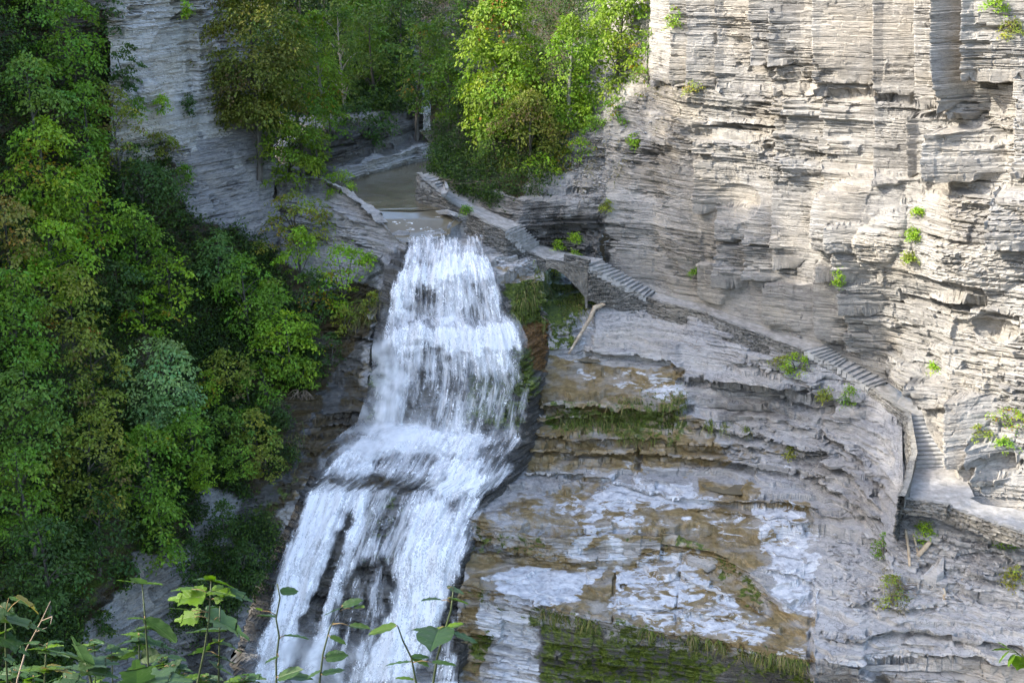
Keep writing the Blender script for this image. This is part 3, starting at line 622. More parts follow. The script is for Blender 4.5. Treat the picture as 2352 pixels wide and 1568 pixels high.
# ---------------------------------------------------------------- rock under and left of the fall
Fl = [
 [(800, 440, 110.4), (850, 420, 113), (1010, 400, 117), (1020, 412, 113)],
 [(820, 486, 101.8), (900, 486, 101.6), (985, 480, 101.3), (1012, 472, 100.6)],
 [(868, 520, 98.2), (940, 525, 97.0), (1020, 520, 97.4), (1078, 526, 97.4)],
 [(900, 552, 95.6), (938, 553, 95.2), (1000, 546, 95.1), (1034, 536, 95.6), (1092, 550, 95.6), (1150, 575, 94.9), (1250, 607, 95.2)],
 [(900, 590, 94.2), (935, 585, 93.9), (1000, 575, 93.9), (1060, 570, 94.0), (1130, 586, 94.1), (1250, 615, 94.7)],
 [(890, 610, 93.6), (930, 604, 93.0), (1000, 596, 92.9), (1122, 602, 92.9), (1250, 622, 94.2)],
 [(880, 660, 92.4), (908, 655, 91.6), (1000, 640, 91.1), (1070, 638, 90.9), (1150, 645, 91.1), (1250, 640, 93)],
 [(845, 745, 91.1), (880, 738, 90.5), (1000, 735, 89.9), (1100, 740, 89.7), (1182, 742, 90.0), (1262, 742, 91.8)],
 [(838, 782, 90.3), (872, 772, 89.4), (960, 762, 88.6), (1100, 766, 88.3), (1200, 785, 88.6), (1262, 800, 91.2)],
 [(832, 880, 88.6), (865, 885, 87.9), (960, 870, 87.3), (1100, 870, 87.0), (1218, 880, 87.3), (1262, 900, 90)],
 [(800, 1000, 86.4), (838, 985, 86.2), (900, 985, 85.7), (1050, 1000, 85.3), (1195, 1005, 85.9), (1262, 1000, 88.4)],
 [(690, 1090, 83.4), (722, 1092, 82.8), (800, 1112, 81.8), (900, 1108, 81.6), (1000, 1108, 81.5), (1100, 1110, 81.9), (1185, 1075, 84.4), (1230, 1070, 87)],
 [(670, 1135, 82.4), (700, 1132, 81.9), (800, 1130, 81.3), (900, 1130, 81.1), (1000, 1128, 81), (1100, 1135, 81.2), (1150, 1130, 83), (1200, 1130, 85)],
 [(590, 1295, 79.6), (645, 1290, 79), (750, 1288, 78.3), (900, 1280, 77.8), (1000, 1272, 77.6), (1072, 1276, 78), (1110, 1280, 79.5)],
 [(545, 1435, 77.2), (600, 1432, 76.9), (720, 1430, 76.2), (880, 1425, 75.8), (1062, 1425, 76), (1090, 1425, 77)],
 [(505, 1570, 75.4), (555, 1570, 75), (700, 1570, 74.6), (880, 1570, 74.2), (1050, 1570, 74), (1085, 1570, 75.5)],
 [(430, 1800, 72), (490, 1800, 71.5), (800, 1800, 70.5), (1030, 1800, 70.5), (1080, 1800, 73)],
 [(380, 2300, 68), (490, 2300, 67), (800, 2300, 66), (1030, 2300, 66.5), (1080, 2300, 69)]]
G = sheet(Fl, 330, 2.6, 'len')
px, py = proj(G)
def paint_f(px, py, G, ma, mb, w):
    mb[..., 1] = .95*sstep(540, 600, py)*(1-sstep(1090, 1200, px)*(1-sstep(640, 680, py)))+.25
    mb[..., 0] = .5*poly_mask(px, py, [(1130, 600), (1250, 620), (1250, 650), (1150, 650)], 8)+.45*poly_mask(px, py, [(720, 1090), (900, 1090), (980, 1130), (720, 1130)], 8)
    ma[..., 2] = .45*poly_mask(px, py, [(1110, 560), (1240, 590), (1250, 630), (1150, 610)], 10)
    mo = 0
    for poly, v in [([(1100, 780), (1230, 790), (1235, 900), (1190, 1000), (1060, 960)], .62), ([(850, 800), (900, 800), (900, 960), (840, 990)], .5), ([(800, 1140), (1000, 1140), (960, 1300), (820, 1300)], .4), ([(1160, 640), (1260, 640), (1260, 745), (1180, 742)], .9), ([(1190, 745), (1262, 745), (1262, 830), (1225, 830)], .2)]:
        mo = np.maximum(mo, v*poly_mask(px, py, poly, 12))
    ma[..., 1] = mo
    mb[..., 2] = .8*poly_mask(px, py, [(1190, 748), (1262, 730), (1262, 860), (1225, 850)], 6)
    mb[..., 1] *= 1-.8*poly_mask(px, py, [(1100, 550), (1260, 590), (1260, 650), (1150, 650), (1120, 600)], 8)
am = np.where(py < 535, .25, 1.)
fallrock, Pf = terrain('falls_rock', G, 'rock', (.30, .26, .10), 4, (.95, .3), paint=paint_f, label='dark wet ledges under the waterfall', ampf=am)

# ---------------------------------------------------------------- left bank and hillside, up to the rim that shades the gorge
Bk = [
 [(918, 548, 95.4), (902, 610, 93.5), (864, 745, 90.9), (857, 782, 90.1), (850, 880, 88.3), (822, 1000, 85.9), (712, 1092, 82.8), (688, 1140, 81.8), (610, 1300, 78.9), (566, 1437, 76.6), (526, 1570, 74.8), (448, 1800, 71.4), (345, 2300, 66.5)],
 [(880, 560, 96.4), (868, 620, 94.6), (800, 745, 92.4), (785, 785, 91.8), (770, 870, 89.9), (700, 930, 87.6), (600, 1060, 83.4), (560, 1110, 82), (480, 1250, 78.2), (425, 1370, 75.6), (380, 1500, 73), (300, 1750, 69), (200, 2250, 63)],
 [(850, 600, 97.4), (800, 640, 96.2), (740, 700, 94.8), (700, 745, 93.6), (660, 830, 91), (600, 900, 88.4), (500, 1010, 84), (450, 1080, 81), (380, 1180, 77.3), (310, 1300, 73.6), (250, 1420, 70.8), (150, 1680, 66), (0, 2200, 60)],
 [(640, 560, 101.5), (620, 600, 99.5), (580, 640, 97.0), (520, 700, 94.5), (470, 770, 91.4), (400, 840, 88.4), (330, 930, 83), (280, 1000, 79.6), (210, 1100, 75.3), (130, 1230, 71), (70, 1350, 67), (-60, 1560, 61), (-200, 2000, 53)],
 [(-18, 108, -17), (-23, 103, -17), (-27.5, 97, -17), (-29.5, 92, -17), (-31, 88, -17), (-32, 83, -17), (-33, 78, -17), (-33.5, 73, -17), (-34, 67, -17.5), (-34.5, 60, -18), (-35, 52, -18.5), (-36, 44, -19), (-38, 28, -20)],
 [(-24, 112, -4), (-29, 106, -4), (-33, 99, -4), (-35.5, 93, -3), (-37, 88, 0), (-38, 82, 1), (-39, 77, 1), (-39.5, 72, 0), (-40, 66, -1), (-40.5, 58, -2), (-41, 50, -3), (-42, 42, -4), (-44, 26, -6)],
 [(-34, 120, 20), (-40, 112, 18), (-45, 105, 14), (-47, 97, 7), (-49, 90, 8), (-50, 85, 14), (-50, 81, 22), (-50, 74, 20), (-50, 66, 18.5), (-50, 58, 15.5), (-50, 50, 15), (-51, 41, 14.5), (-53, 24, 12)],
 [(-70, 150, 6), (-80, 130, 6), (-85, 115, 6), (-85, 105, 6), (-85, 95, 8), (-85, 88, 10), (-85, 80, 10), (-85, 72, 10), (-85, 65, 9), (-85, 57, 8), (-85, 49, 7), (-85, 40, 6), (-88, 20, 3)]]
G = sheet(Bk, 380, 2.8, 'len', world=(4, 5, 6, 7))
px, py = proj(G)
def paint_b(px, py, G, ma, mb, w):
    mb[..., 1] = .95*poly_mask(px, py, [(905, 545), (850, 760), (835, 1000), (690, 1100), (590, 1300), (500, 1568), (420, 1568), (520, 1230), (680, 960), (760, 780)], 20)
    mb[..., 0] = .62*poly_mask(px, py, [(870, 800), (840, 1000), (720, 1080), (640, 1210), (570, 1250), (660, 1060), (770, 900)], 20)
    mb[..., 2] = .55*poly_mask(px, py, [(810, 700), (870, 720), (860, 750), (800, 750)], 12)
    mo = .5*poly_mask(px, py, [(800, 690), (880, 660), (870, 745), (800, 750)], 12)
    mo = np.maximum(mo, .55*poly_mask(px, py, [(690, 1050), (560, 1170), (480, 1300), (600, 1300), (640, 1200)], 25))
    mo = np.maximum(mo, .5*poly_mask(px, py, [(420, 1130), (460, 1250), (380, 1280), (280, 1400), (200, 1430), (170, 1568), (-100, 1568), (-100, 300), (300, 500), (640, 560), (700, 760), (650, 850)], 40))
    veg = poly_mask(px, py, [(-500, -600), (330, 100), (380, 300), (420, 480), (600, 560), (740, 660), (860, 640), (850, 760), (740, 900), (690, 1040), (560, 1150), (450, 1080), (450, 1250), (380, 1270), (330, 1270), (230, 1400), (170, 1470), (100, 1800), (-500, 1900)], 14)
    mb[..., 1] = np.maximum(mb[..., 1], 1.1*veg); mb[..., 0] = np.maximum(mb[..., 0], .8*veg)
    mo = np.where(py < -20, .5, mo)
    exposed = poly_mask(px, py, [(440, 1110), (510, 1080), (560, 1140), (600, 1120), (700, 1010), (700, 1060), (560, 1200), (470, 1180)], 10)
    exposed = np.maximum(exposed, poly_mask(px, py, [(340, 1260), (385, 1290), (385, 1400), (300, 1480), (230, 1500), (170, 1420)], 10))
    ma[..., 1] = mo*(1-exposed); ma[..., 0] = ma[..., 0]*.8+.25*exposed
x, y, z = G[..., 0], G[..., 1], G[..., 2]
am = np.where(py < 300, .6, 1.)
bank, Pb = terrain('hillside', G, 'rock', (.40, .26, .09), 5, (.44, .9), paint=paint_b, label='steep wooded bank left of the waterfall', ampf=am)

# ---------------------------------------------------------------- left cliff
Lc = [
 [(250, -300, 100.5), (340, -300, 103), (485, -300, 108), (500, -300, 116)],
 [(250, 0, 98.6), (340, 0, 101), (470, 0, 105.6), (484, 0, 107), (500, 0, 114)],
 [(250, 60, 98.0), (340, 60, 100.4), (472, 60, 105), (486, 60, 106.6), (502, 60, 113)],
 [(255, 240, 96.6), (350, 240, 99.4), (490, 240, 104), (508, 240, 106), (530, 240, 113)],
 [(255, 330, 95.8), (360, 330, 98.8), (520, 330, 103.8), (575, 330, 106), (600, 320, 112)],
 [(255, 430, 94.6), (360, 430, 97.6), (520, 430, 102.6), (625, 425, 106.8), (645, 415, 112)],
 [(255, 520, 93.8), (360, 520, 96.4), (520, 520, 101), (632, 500, 105), (655, 490, 110)],
 [(255, 700, 92), (360, 700, 94.2), (520, 700, 98.5), (640, 640, 102), (660, 640, 104)]]
G = sheet(Lc, 190, 2.2, 'px')
px, py = proj(G); x, y, z = G[..., 0], G[..., 1], G[..., 2]
push = bowl(345, 210, 30, 30, -.7)+bowl(400, 140, 60, 90, .5)-.5*np.exp(-((px-430-.1*py)/14)**2)+.5*np.exp(-((px-455)/10)**2)*(py < 260)
push = push+.7*sstep(525, 533, px-.05*(py-300))*(py > 330)*sstep(0, 1, py-330)-.9*np.exp(-((px-560-.12*(py-330))/7)**2)*(py > 300)
G = G+push[..., None]*np.array([.35, -.93, 0])
am = .55+.9*sstep(90, 20, py)+.25*sstep(-.2, .5, fbm(x*.2, y*.2, z*.3, 3, 57))+.35*sstep(300, 340, py)*(1-sstep(400, 430, py))
def paint_lc(px, py, G, ma, mb, w):
    ma[..., 0] = ma[..., 0]*.6+.55
    ma[..., 1] = .3*poly_mask(px, py, [(240, 80), (330, 200), (380, 270), (370, 350), (400, 480), (240, 600)], 25)
    ma[..., 2] = .3*poly_mask(px, py, [(540, 430), (635, 420), (635, 480), (540, 480)], 20)
    mb[..., 1] = .3*poly_mask(px, py, [(330, 110), (420, 110), (430, 200), (360, 200)], 20)
lcliff, Plc = terrain('cliff', G, 'grey_cliff', (.40, .34, .12), 6, (.9, .4), paint=paint_lc, label='grey layered cliff among the trees at upper left', ampf=am)

# ---------------------------------------------------------------- spur of rock between the fall and the pool
S = [
 [(640, 420, 112), (700, 412, 111), (740, 420, 110), (800, 460, 107), (860, 505, 103.5), (905, 550, 99.5), (938, 566, 97)],
 [(635, 412, 106.2), (690, 404, 105), (735, 406, 104.3), (800, 438, 101.4), (858, 485, 98.0), (900, 536, 95.9), (936, 554, 94.9)],
 [(634, 425, 106.0), (690, 425, 104.8), (745, 430, 104.1), (808, 460, 101.2), (864, 505, 97.8), (905, 552, 95.75), (937, 560, 94.8)],
 [(632, 520, 103.2), (690, 520, 102), (755, 520, 100.4), (820, 520, 98.6), (875, 545, 96.6), (908, 575, 95.2), (937, 572, 94.4)],
 [(632, 620, 100.8), (690, 640, 98.4), (760, 650, 96.6), (830, 640, 95.9), (880, 630, 95), (905, 620, 94.5), (930, 602, 93.9)],
 [(640, 800, 96), (700, 790, 94.8), (770, 770, 93.4), (830, 745, 92.6), (852, 720, 92.4), (880, 690, 93), (895, 660, 92.9)]]
G = sheet(S, 190, 2.2, 'len')
px, py = proj(G)
def paint_s(px, py, G, ma, mb, w):
    mb[..., 1] = .5*poly_mask(px, py, [(640, 400), (740, 400), (870, 490), (900, 540), (860, 520), (780, 460), (640, 450)], 12)+.2*poly_mask(px, py, [(780, 600), (930, 580), (900, 700), (800, 700)], 20)
    ma[..., 0] = ma[..., 0]*.8+.2
    mb[..., 2] = .55*poly_mask(px, py, [(835, 690), (880, 660), (870, 740), (810, 750)], 10)
    ma[..., 1] = .5*poly_mask(px, py, [(790, 680), (890, 650), (870, 750), (790, 760)], 12)
spur, Ps = terrain('rock_spur', G, 'rock', (.35, .30, .10), 7, (.9, -.4), paint=paint_s, label='dark layered rock spur between pool and waterfall', ampf=np.where(py < 470, .7, 1.1))

# ---------------------------------------------------------------- upper gorge behind the pool
zz = lambda a, b, z: (a, b, float(yz(b, z)))
U = [
 [(330, -600, 330), (700, -600, 330), (1000, -600, 330), (1300, -600, 330)],
 [(380, -120, 190), (700, -120, 185), (900, -120, 180), (1100, -120, 185), (1300, -120, 190)],
 [(420, 100, 140), (650, 120, 138), (850, 140, 142), (960, 180, 150), (1100, 180, 150), (1300, 180, 150)],
 [(560, 285, 118), (720, 275, 118), (850, 236, 126.5), (925, 225, 132), (960, 228, 136), (1000, 232, 136), (1080, 232, 136)],
 [(600, 340, 113.5)]+[zz(740, 327, -19.2), zz(850, 290, -19.2), zz(920, 272, -19.2), zz(970, 260, -19.2), zz(1003, 258, -19.2), zz(1080, 256, -19.2)],
 [(605, 370, 112.5)]+[zz(752, 371, -20.9), zz(850, 342, -20.8), zz(930, 318, -20.7), zz(970, 300, -20.6), zz(1003, 298, -20.6), zz(1080, 296, -20.6)],
 [(610, 390, 111)]+[zz(762, 392, -21.3), zz(850, 368, -21.2), zz(930, 346, -21.1), zz(985, 330, -21.1), zz(1010, 326, -21.1), zz(1080, 326, -21.1)],
 [(615, 410, 110)]+[zz(778, 414, -22.1), zz(830, 400, -22.1), zz(900, 385, -22.1), zz(955, 368, -22.1), zz(1012, 360, -22.1), zz(1080, 360, -22.1)],
 [(620, 440, 109)]+[zz(782, 424, -22.7), zz(830, 411, -22.7), zz(905, 394, -22.7), zz(960, 377, -22.7), zz(1014, 370, -22.7), zz(1080, 370, -22.7)]]
G = sheet(U, 210, 2.2, 'len')
px, py = proj(G)
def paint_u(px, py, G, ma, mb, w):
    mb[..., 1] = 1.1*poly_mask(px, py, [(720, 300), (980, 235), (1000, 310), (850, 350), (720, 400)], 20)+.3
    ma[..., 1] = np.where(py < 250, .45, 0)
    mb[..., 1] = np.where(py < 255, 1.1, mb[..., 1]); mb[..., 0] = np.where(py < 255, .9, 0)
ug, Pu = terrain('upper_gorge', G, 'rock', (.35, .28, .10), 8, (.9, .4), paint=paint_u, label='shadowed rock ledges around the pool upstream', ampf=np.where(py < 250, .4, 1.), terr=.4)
# ================================================================ water
def water_sheet(name, lines, ncol, mat, foam, label, step=3, mode='len', wave=.03):
    G = sheet(lines, ncol, step, mode); px, py = proj(G)
    G[..., 2] += wave*fbm(G[..., 0]*.8, G[..., 1]*.8, None, 3, 3)
    r, c = G.shape[:2]
    o = mesh_obj(name, G.reshape(-1, 3), grid_faces(r, c), M[mat], smooth=True, attrs={'foam': foam(px, py).reshape(-1)})
    return tag(o, label, None, None, 'structure')
zp = -22.35
water_sheet('pool_water', [[zz(760, 428, zp), zz(800, 412, zp), zz(860, 398, zp), zz(930, 380, zp), zz(1020, 352, zp)], [zz(850, 484, zp), zz(880, 484, zp), zz(920, 484, zp), zz(970, 484, zp), zz(1030, 478, zp)]], 60, 'creek', lambda px, py: 0*px, 'still brown pool above the waterfall')
def foam_c(px, py):
    f = .16*sstep(490, 530, py)
    for cx, cy, rx, ry, v in [(925, 512, 40, 10, .5), (985, 530, 50, 14, .45), (945, 530, 30, 10, .4), (1000, 500, 40, 10, .3)]:
        f = np.maximum(f, v*.75*np.exp(-((px-cx)/rx)**2-((py-cy)/ry)**2)+.06)
    return f
water_sheet('creek_water', [[zz(846, 482, -22.33), zz(930, 478, -22.33), zz(1040, 476, -22.33)], [zz(872, 505, -22.62), zz(960, 503, -22.62), zz(1070, 505, -22.62)], [(900, 536, 96.5), (960, 534, 96.2), (1036, 524, 96.9)], [(916, 556, 95.0), (938, 555, 94.95), (1000, 548, 94.8), (1034, 538, 95.3)]], 80, 'creek', foam_c, 'shallow creek running to the lip of the waterfall')
water_sheet('upstream_water', [[zz(930, 236, -18.9), zz(1040, 236, -18.9)], [zz(935, 256, -19.1), zz(1060, 256, -19.1)], [zz(966, 262, -19.15), zz(1060, 260, -19.15)]], 30, 'creek', lambda px, py: .30+0*px, 'creek above the small upstream fall')
water_sheet('upstream_water', [[zz(960, 298, -20.5), zz(1060, 296, -20.5)], [zz(985, 325, -20.95), zz(1060, 324, -20.95)], [zz(1000, 345, -21.5), zz(1060, 342, -21.5)], [zz(985, 362, -22.3), zz(1040, 358, -22.3)]], 30, 'creek', lambda px, py: .30+0*px, 'creek between the small fall and the pool')

W = [
 [(938, 553, 94.95), (985, 548, 94.8), (1015, 543, 94.9), (1034, 536, 95.35), (1070, 543, 95.3), (1108, 552, 95.2)],
 [(936, 572, 94.1), (1000, 562, 94.0), (1034, 556, 94.2), (1075, 560, 94.2), (1116, 574, 94.0)],
 [(930, 602, 92.8), (1000, 595, 92.55), (1122, 601, 92.5)],
 [(912, 640, 91.6), (1000, 630, 91.1), (1080, 628, 91.0), (1142, 636, 91.0)],
 [(904, 660, 91.2), (1000, 645, 90.7), (1070, 643, 90.5), (1152, 655, 90.5)],
 [(880, 738, 90.1), (1000, 733, 89.45), (1100, 738, 89.3), (1184, 744, 89.4)],
 [(871, 775, 89.1), (960, 764, 88.2), (1100, 768, 87.95), (1206, 790, 88.1)],
 [(862, 885, 87.6), (960, 870, 86.9), (1100, 870, 86.6), (1226, 885, 86.8)],
 [(836, 988, 85.9), (900, 985, 85.3), (1050, 1000, 84.9), (1204, 1005, 85.3)],
 [(720, 1088, 82.5), (800, 1105, 81.5), (900, 1100, 81.3), (1000, 1100, 81.2), (1100, 1105, 81.6), (1186, 1078, 83.9)],
 [(697, 1132, 81.6), (800, 1132, 81.0), (900, 1130, 80.8), (1000, 1130, 80.7), (1080, 1140, 80.8), (1130, 1135, 81.6)],
 [(644, 1290, 78.7), (750, 1288, 78.0), (900, 1280, 77.5), (1000, 1272, 77.3), (1074, 1276, 77.6)],
 [(597, 1432, 76.6), (720, 1430, 75.9), (880, 1425, 75.5), (1068, 1425, 75.6)],
 [(550, 1570, 74.7), (700, 1570, 74.3), (880, 1570, 73.9), (1052, 1570, 73.7)],
 [(484, 1800, 71.2), (800, 1800, 70.2), (1034, 1800, 70.2)],
 [(484, 2250, 66.8), (800, 2250, 65.8), (1034, 2250, 66)]]
DENS = [  # polygon, density
 ([(925, 540), (1125, 540), (1160, 650), (1194, 742), (1216, 790), (1236, 885), (1214, 1005), (1196, 1078), (1135, 1140), (1080, 1276), (690, 1300), (630, 1290), (690, 1130), (828, 985), (852, 885), (861, 775), (870, 738), (896, 650)], .42),
 ([(935, 560), (1120, 565), (1130, 600), (930, 600)], .55), ([(925, 598), (1130, 598), (1150, 650), (905, 662)], .82), ([(900, 655), (955, 648), (945, 740), (930, 860), (925, 990), (865, 985), (880, 740)], .60), ([(878, 736), (1188, 742), (1208, 795), (1090, 815), (960, 795), (868, 795)], .85),
 ([(1000, 650), (1080, 645), (1075, 740), (1000, 740)], .5), ([(1000, 790), (1095, 795), (1085, 890), (1025, 880)], .60), ([(1010, 880), (1070, 880), (1080, 1000), (1010, 1000)], .50),
 ([(830, 985), (900, 975), (1160, 1000), (1110, 1050), (880, 1050), (730, 1088)], .72), ([(720, 1075), (870, 1030), (900, 1085), (800, 1090), (720, 1105)], .70), ([(1000, 1040), (1110, 1050), (1090, 1180), (1010, 1180)], .72),
 ([(700, 1132), (800, 1128), (760, 1290), (705, 1400), (655, 1568), (550, 1568), (640, 1290)], .80), ([(825, 1135), (858, 1138), (832, 1230), (795, 1330), (765, 1470), (710, 1568), (660, 1568), (740, 1420), (775, 1270)], .74),
 ([(940, 1160), (1085, 1140), (1074, 1285), (1062, 1300), (1000, 1480), (940, 1568), (825, 1568), (890, 1420), (910, 1300)], .76), ([(1000, 1420), (1068, 1400), (1052, 1568), (960, 1568)], .42), ([(880, 1140), (900, 1140), (878, 1300), (850, 1300)], .50), ([(912, 1150), (930, 1150), (905, 1300), (890, 1300)], .52), ([(820, 1330), (845, 1330), (790, 1568), (760, 1568)], .46), ([(865, 1300), (895, 1290), (875, 1420), (835, 1568), (795, 1568), (830, 1420)], .48),
 ([(540, 1568), (700, 1568), (640, 1800), (470, 1800)], .8), ([(820, 1568), (1050, 1568), (1034, 1800), (700, 1800)], .8), ([(500, 1800), (1040, 1800), (1040, 2300), (480, 2300)], .8)]
HOLES = [([(950, 662), (985, 652), (1002, 680), (990, 732), (942, 730)], .10), ([(1088, 660), (1120, 668), (1118, 728), (1090, 720)], .16), ([(885, 805), (930, 805), (925, 870), (895, 900)], .10), ([(935, 850), (1000, 840), (1000, 960), (950, 960)], .16), ([(1085, 860), (1215, 850), (1205, 960), (1090, 975)], .14), ([(1185, 770), (1225, 805), (1225, 880), (1195, 860)], .14),
 ([(1100, 975), (1210, 960), (1200, 1060), (1120, 1050)], .10), ([(790, 1092), (970, 1096), (990, 1135), (880, 1125), (770, 1114)], .36), ([(798, 1180), (824, 1180), (780, 1300), (716, 1440), (700, 1420), (762, 1290)], .42), ([(862, 1140), (928, 1150), (898, 1300), (866, 1420), (800, 1568), (760, 1568), (800, 1440), (832, 1290)], .10), ([(1140, 1060), (1190, 1075), (1130, 1140), (1100, 1135)], .12), ([(870, 1040), (930, 1040), (920, 1075), (875, 1075)], .24), ([(700, 1430), (735, 1400), (700, 1568), (665, 1568)], .40), ([(1010, 1400), (1060, 1380), (1000, 1568), (960, 1568), (990, 1480)], .2), ([(1020, 1150), (1060, 1150), (1050, 1180), (1025, 1185)], .25)]
def fall_sheet(name, off, mat, seed, label, dshift=0., relief=.22):
    G = sheet(W, 150, 4., 'len'); px, py = proj(G)
    n = normals(blur(G, 3))
    du = np.linalg.norm(np.diff(G, axis=0), axis=-1); v = np.concatenate([np.zeros((1, G.shape[1])), np.cumsum(du, 0)])
    v = v.mean(1, keepdims=True)+0*v
    wid = np.linalg.norm(np.diff(G, axis=1), axis=-1).sum(1, keepdims=True)
    u = np.linspace(-.5, .5, G.shape[1])[None]*np.maximum(.55*wid+.45*wid.mean(), 1)
    d = np.zeros(px.shape)
    for poly, q in DENS: d = np.maximum(d, q*poly_mask(px, py, poly, 20, (30 if q > .43 and np.mean([p[1] for p in poly]) < 1130 else 8)))
    d = d*1.12+.02
    d = d*(.80+.42*np.clip(.5+vnoise(u*.55, v*.5, seed=44)+.5*vnoise(u*1.3, v*1.2, seed=45), 0, 1))
    for poly, q in HOLES: d = d-q*(.9 if np.mean([p[1] for p in poly]) < 1130 else 1.25)*poly_mask(px, py, poly, 15, 22 if np.mean([p[1] for p in poly]) < 1130 else 9)
    e = np.linspace(0, 1, G.shape[1])[None]; edge = np.minimum(e, 1-e)
    d = d*(.2+.8*sstep(.0, .06, edge+.035*fbm(v*.6, u*.5, None, 4, 8)))+dshift
    rel = relief*(fbm(u*1.4, v*.25, None, 4, seed)+.5*vnoise(u*4, v*1.1, seed=seed+3))
    G = G+n*(off+rel*np.clip(d+.2, 0, 1))[..., None]
    r, c = G.shape[:2]
    o = mesh_obj(name, G.reshape(-1, 3), grid_faces(r, c), M[mat], smooth=True, attrs={'dens': np.clip(d, 0, 1).reshape(-1), 'rough': d.reshape(-1)}, uv=np.stack([u+0*v, v], -1).reshape(-1, 2))
    return tag(o, label, None, None, 'structure')
fall_sheet('waterfall_water', .10, 'fall', 21, 'white tiered waterfall dropping down the dark ledges')
MIST = [([(860, 780), (930, 790), (960, 900), (990, 1000), (1060, 1010), (1000, 1060), (860, 1060), (740, 1090), (830, 980)], .75), ([(1000, 960), (1180, 980), (1120, 1060), (1000, 1050)], .4), ([(560, 1500), (700, 1450), (960, 1480), (1030, 1568), (1030, 1800), (480, 1800)], .55), ([(900, 720), (1180, 740), (1190, 800), (880, 790)], .35)]
fall_sheet('waterfall_spray', .36, 'fall2', 29, 'outer threads and spray of the tiered waterfall', -.06)
G = sheet(W, 60, 10., 'len'); px, py = proj(G); G = G+normals(blur(G, 6))*(.8+.3*fbm(G[..., 0]*.5, G[..., 2]*.5, None, 3, 6))[..., None]
d = np.zeros(px.shape)
for poly, q in MIST: d = np.maximum(d, q*poly_mask(px, py, poly, 45))
o = mesh_obj('mist', G.reshape(-1, 3), grid_faces(*G.shape[:2]), M['mist'], smooth=True, attrs={'dens': d.reshape(-1)}); tag(o, 'fine white mist hanging in front of the waterfall', None, None, 'stuff')
# little fall upstream
uf = [[zz(972, 261, -19.1), zz(1050, 259, -19.1)], [(972, 300, float(yz(300, -20.55))-.25), (1050, 297, float(yz(297, -20.55))-.25)]]
G = sheet(uf, 30, 3.); r, c = G.shape[:2]; uu = np.linspace(0, 5, c)[None]+np.zeros((r, 1)); vv = np.linspace(0, 1.6, r)[:, None]+np.zeros((1, c))
o = mesh_obj('small_waterfall_water', G.reshape(-1, 3), grid_faces(r, c), M['fall'], smooth=True, attrs={'dens': np.full(r*c, .52), 'rough': np.zeros(r*c)}, uv=np.stack([uu, vv], -1).reshape(-1, 2))
tag(o, 'thin curtain of water over the upstream ledge', None, None, 'structure')
# puddles on the slabs
def puddle(pts, z, label):
    w = np.array([at(a, b, float(yz(b, z))) for a, b in pts]); c = w.mean(0)
    V = np.concatenate([[c], w]); n = len(w)
    o = mesh_obj('puddle_water', V, [[0, i+1, (i+1) % n+1] for i in range(n)], M['creek'], smooth=True, attrs={'foam': np.zeros(n+1)})
    tag(o, label, None, None, 'structure')

# ================================================================ path, steps, walls, bridge
def interp_st(i, t): return OUTW[i]*(1-t)+OUTW[i+1]*t, INNW[i]*(1-t)+INNW[i+1]*t
FLIGHTS = {6: (9, 'short flight of stone steps above the arch bridge'), 9: (13, 'long stone staircase descending right from the arch bridge'), 15: (7, 'upper half of the middle stone staircase beside ferns'),
           16: (7, 'lower half of the middle stone staircase by the rounded rock'), 19: (12, 'broad stone staircase with parapet facing the viewer at lower right'), 1: (3, 'few stone steps beside the pool at the top of the path')}
V = []; 
for i in range(len(ST)-1):
    n = 24
    for k in range(n):
        a, b = interp_st(i, k/n)
        if i in FLIGHTS: dz = -.4
        else: dz = 0
        d = (b-a)
        a2 = a-d*.02; b2 = b+d*(1.5 if i in (17, 18) else .35)
        row = [a2+(b2-a2)*q for q in np.linspace(0, 1, 12)]
        for p in row: p[2] += dz
        V.append(row)
V = np.array(V); V[..., 2] += .05*fbm(V[..., 0]*1.5, V[..., 1]*1.5, None, 3, 4)
r, c = V.shape[:2]
o = mesh_obj('footpath', V.reshape(-1, 3), grid_faces(r, c), M['path']); tag(o, 'pale gravel and flagstone path along the gorge wall', None, None, 'structure')
for i, (n, lab) in FLIGHTS.items():
    a0, b0 = interp_st(i, 0); a1, b1 = interp_st(i, 1)
    root = empty('stone_staircase', tuple((a1+b1)/2), lab, 'staircase', 'stone stairs along the path')
    for k in range(n):
        t0, t1 = k/n, (k+1)/n
        A0, B0 = interp_st(i, t0); A1, B1 = interp_st(i, min(1, t1+.25/n))
        zt = (a0[2]+(a1[2]-a0[2])*(t0+.1/n))
        rr = random.uniform
        c = []
        for p, q in ((A0, B0), (A1, B1)):
            d = q-p
            c.append((p-d*.03+np.array([rr(-.04, .04), rr(-.04, .04), 0]), q+d*.06+np.array([rr(-.05, .05), rr(-.05, .05), 0])))
        nose = (c[1][0]+c[1][1])/2-(c[0][0]+c[0][1])/2; nose[2] = 0; nose = nose/np.linalg.norm(nose)
        def blk(z0, z1, cut, wob):
            Q = [c[0][0], c[0][1], c[1][1]-nose*cut, c[1][0]-nose*cut]
            return [np.array([p[0], p[1], z0]) for p in Q]+[np.array([p[0], p[1], z1+rr(-wob, wob)]) for p in Q]
        mb = MB(); mb.hexa(blk(zt-.42, zt-.085, .09, 0)); mb.hexa(blk(zt-.082, zt, 0, .018)); mb.build('step', M['step'], root)

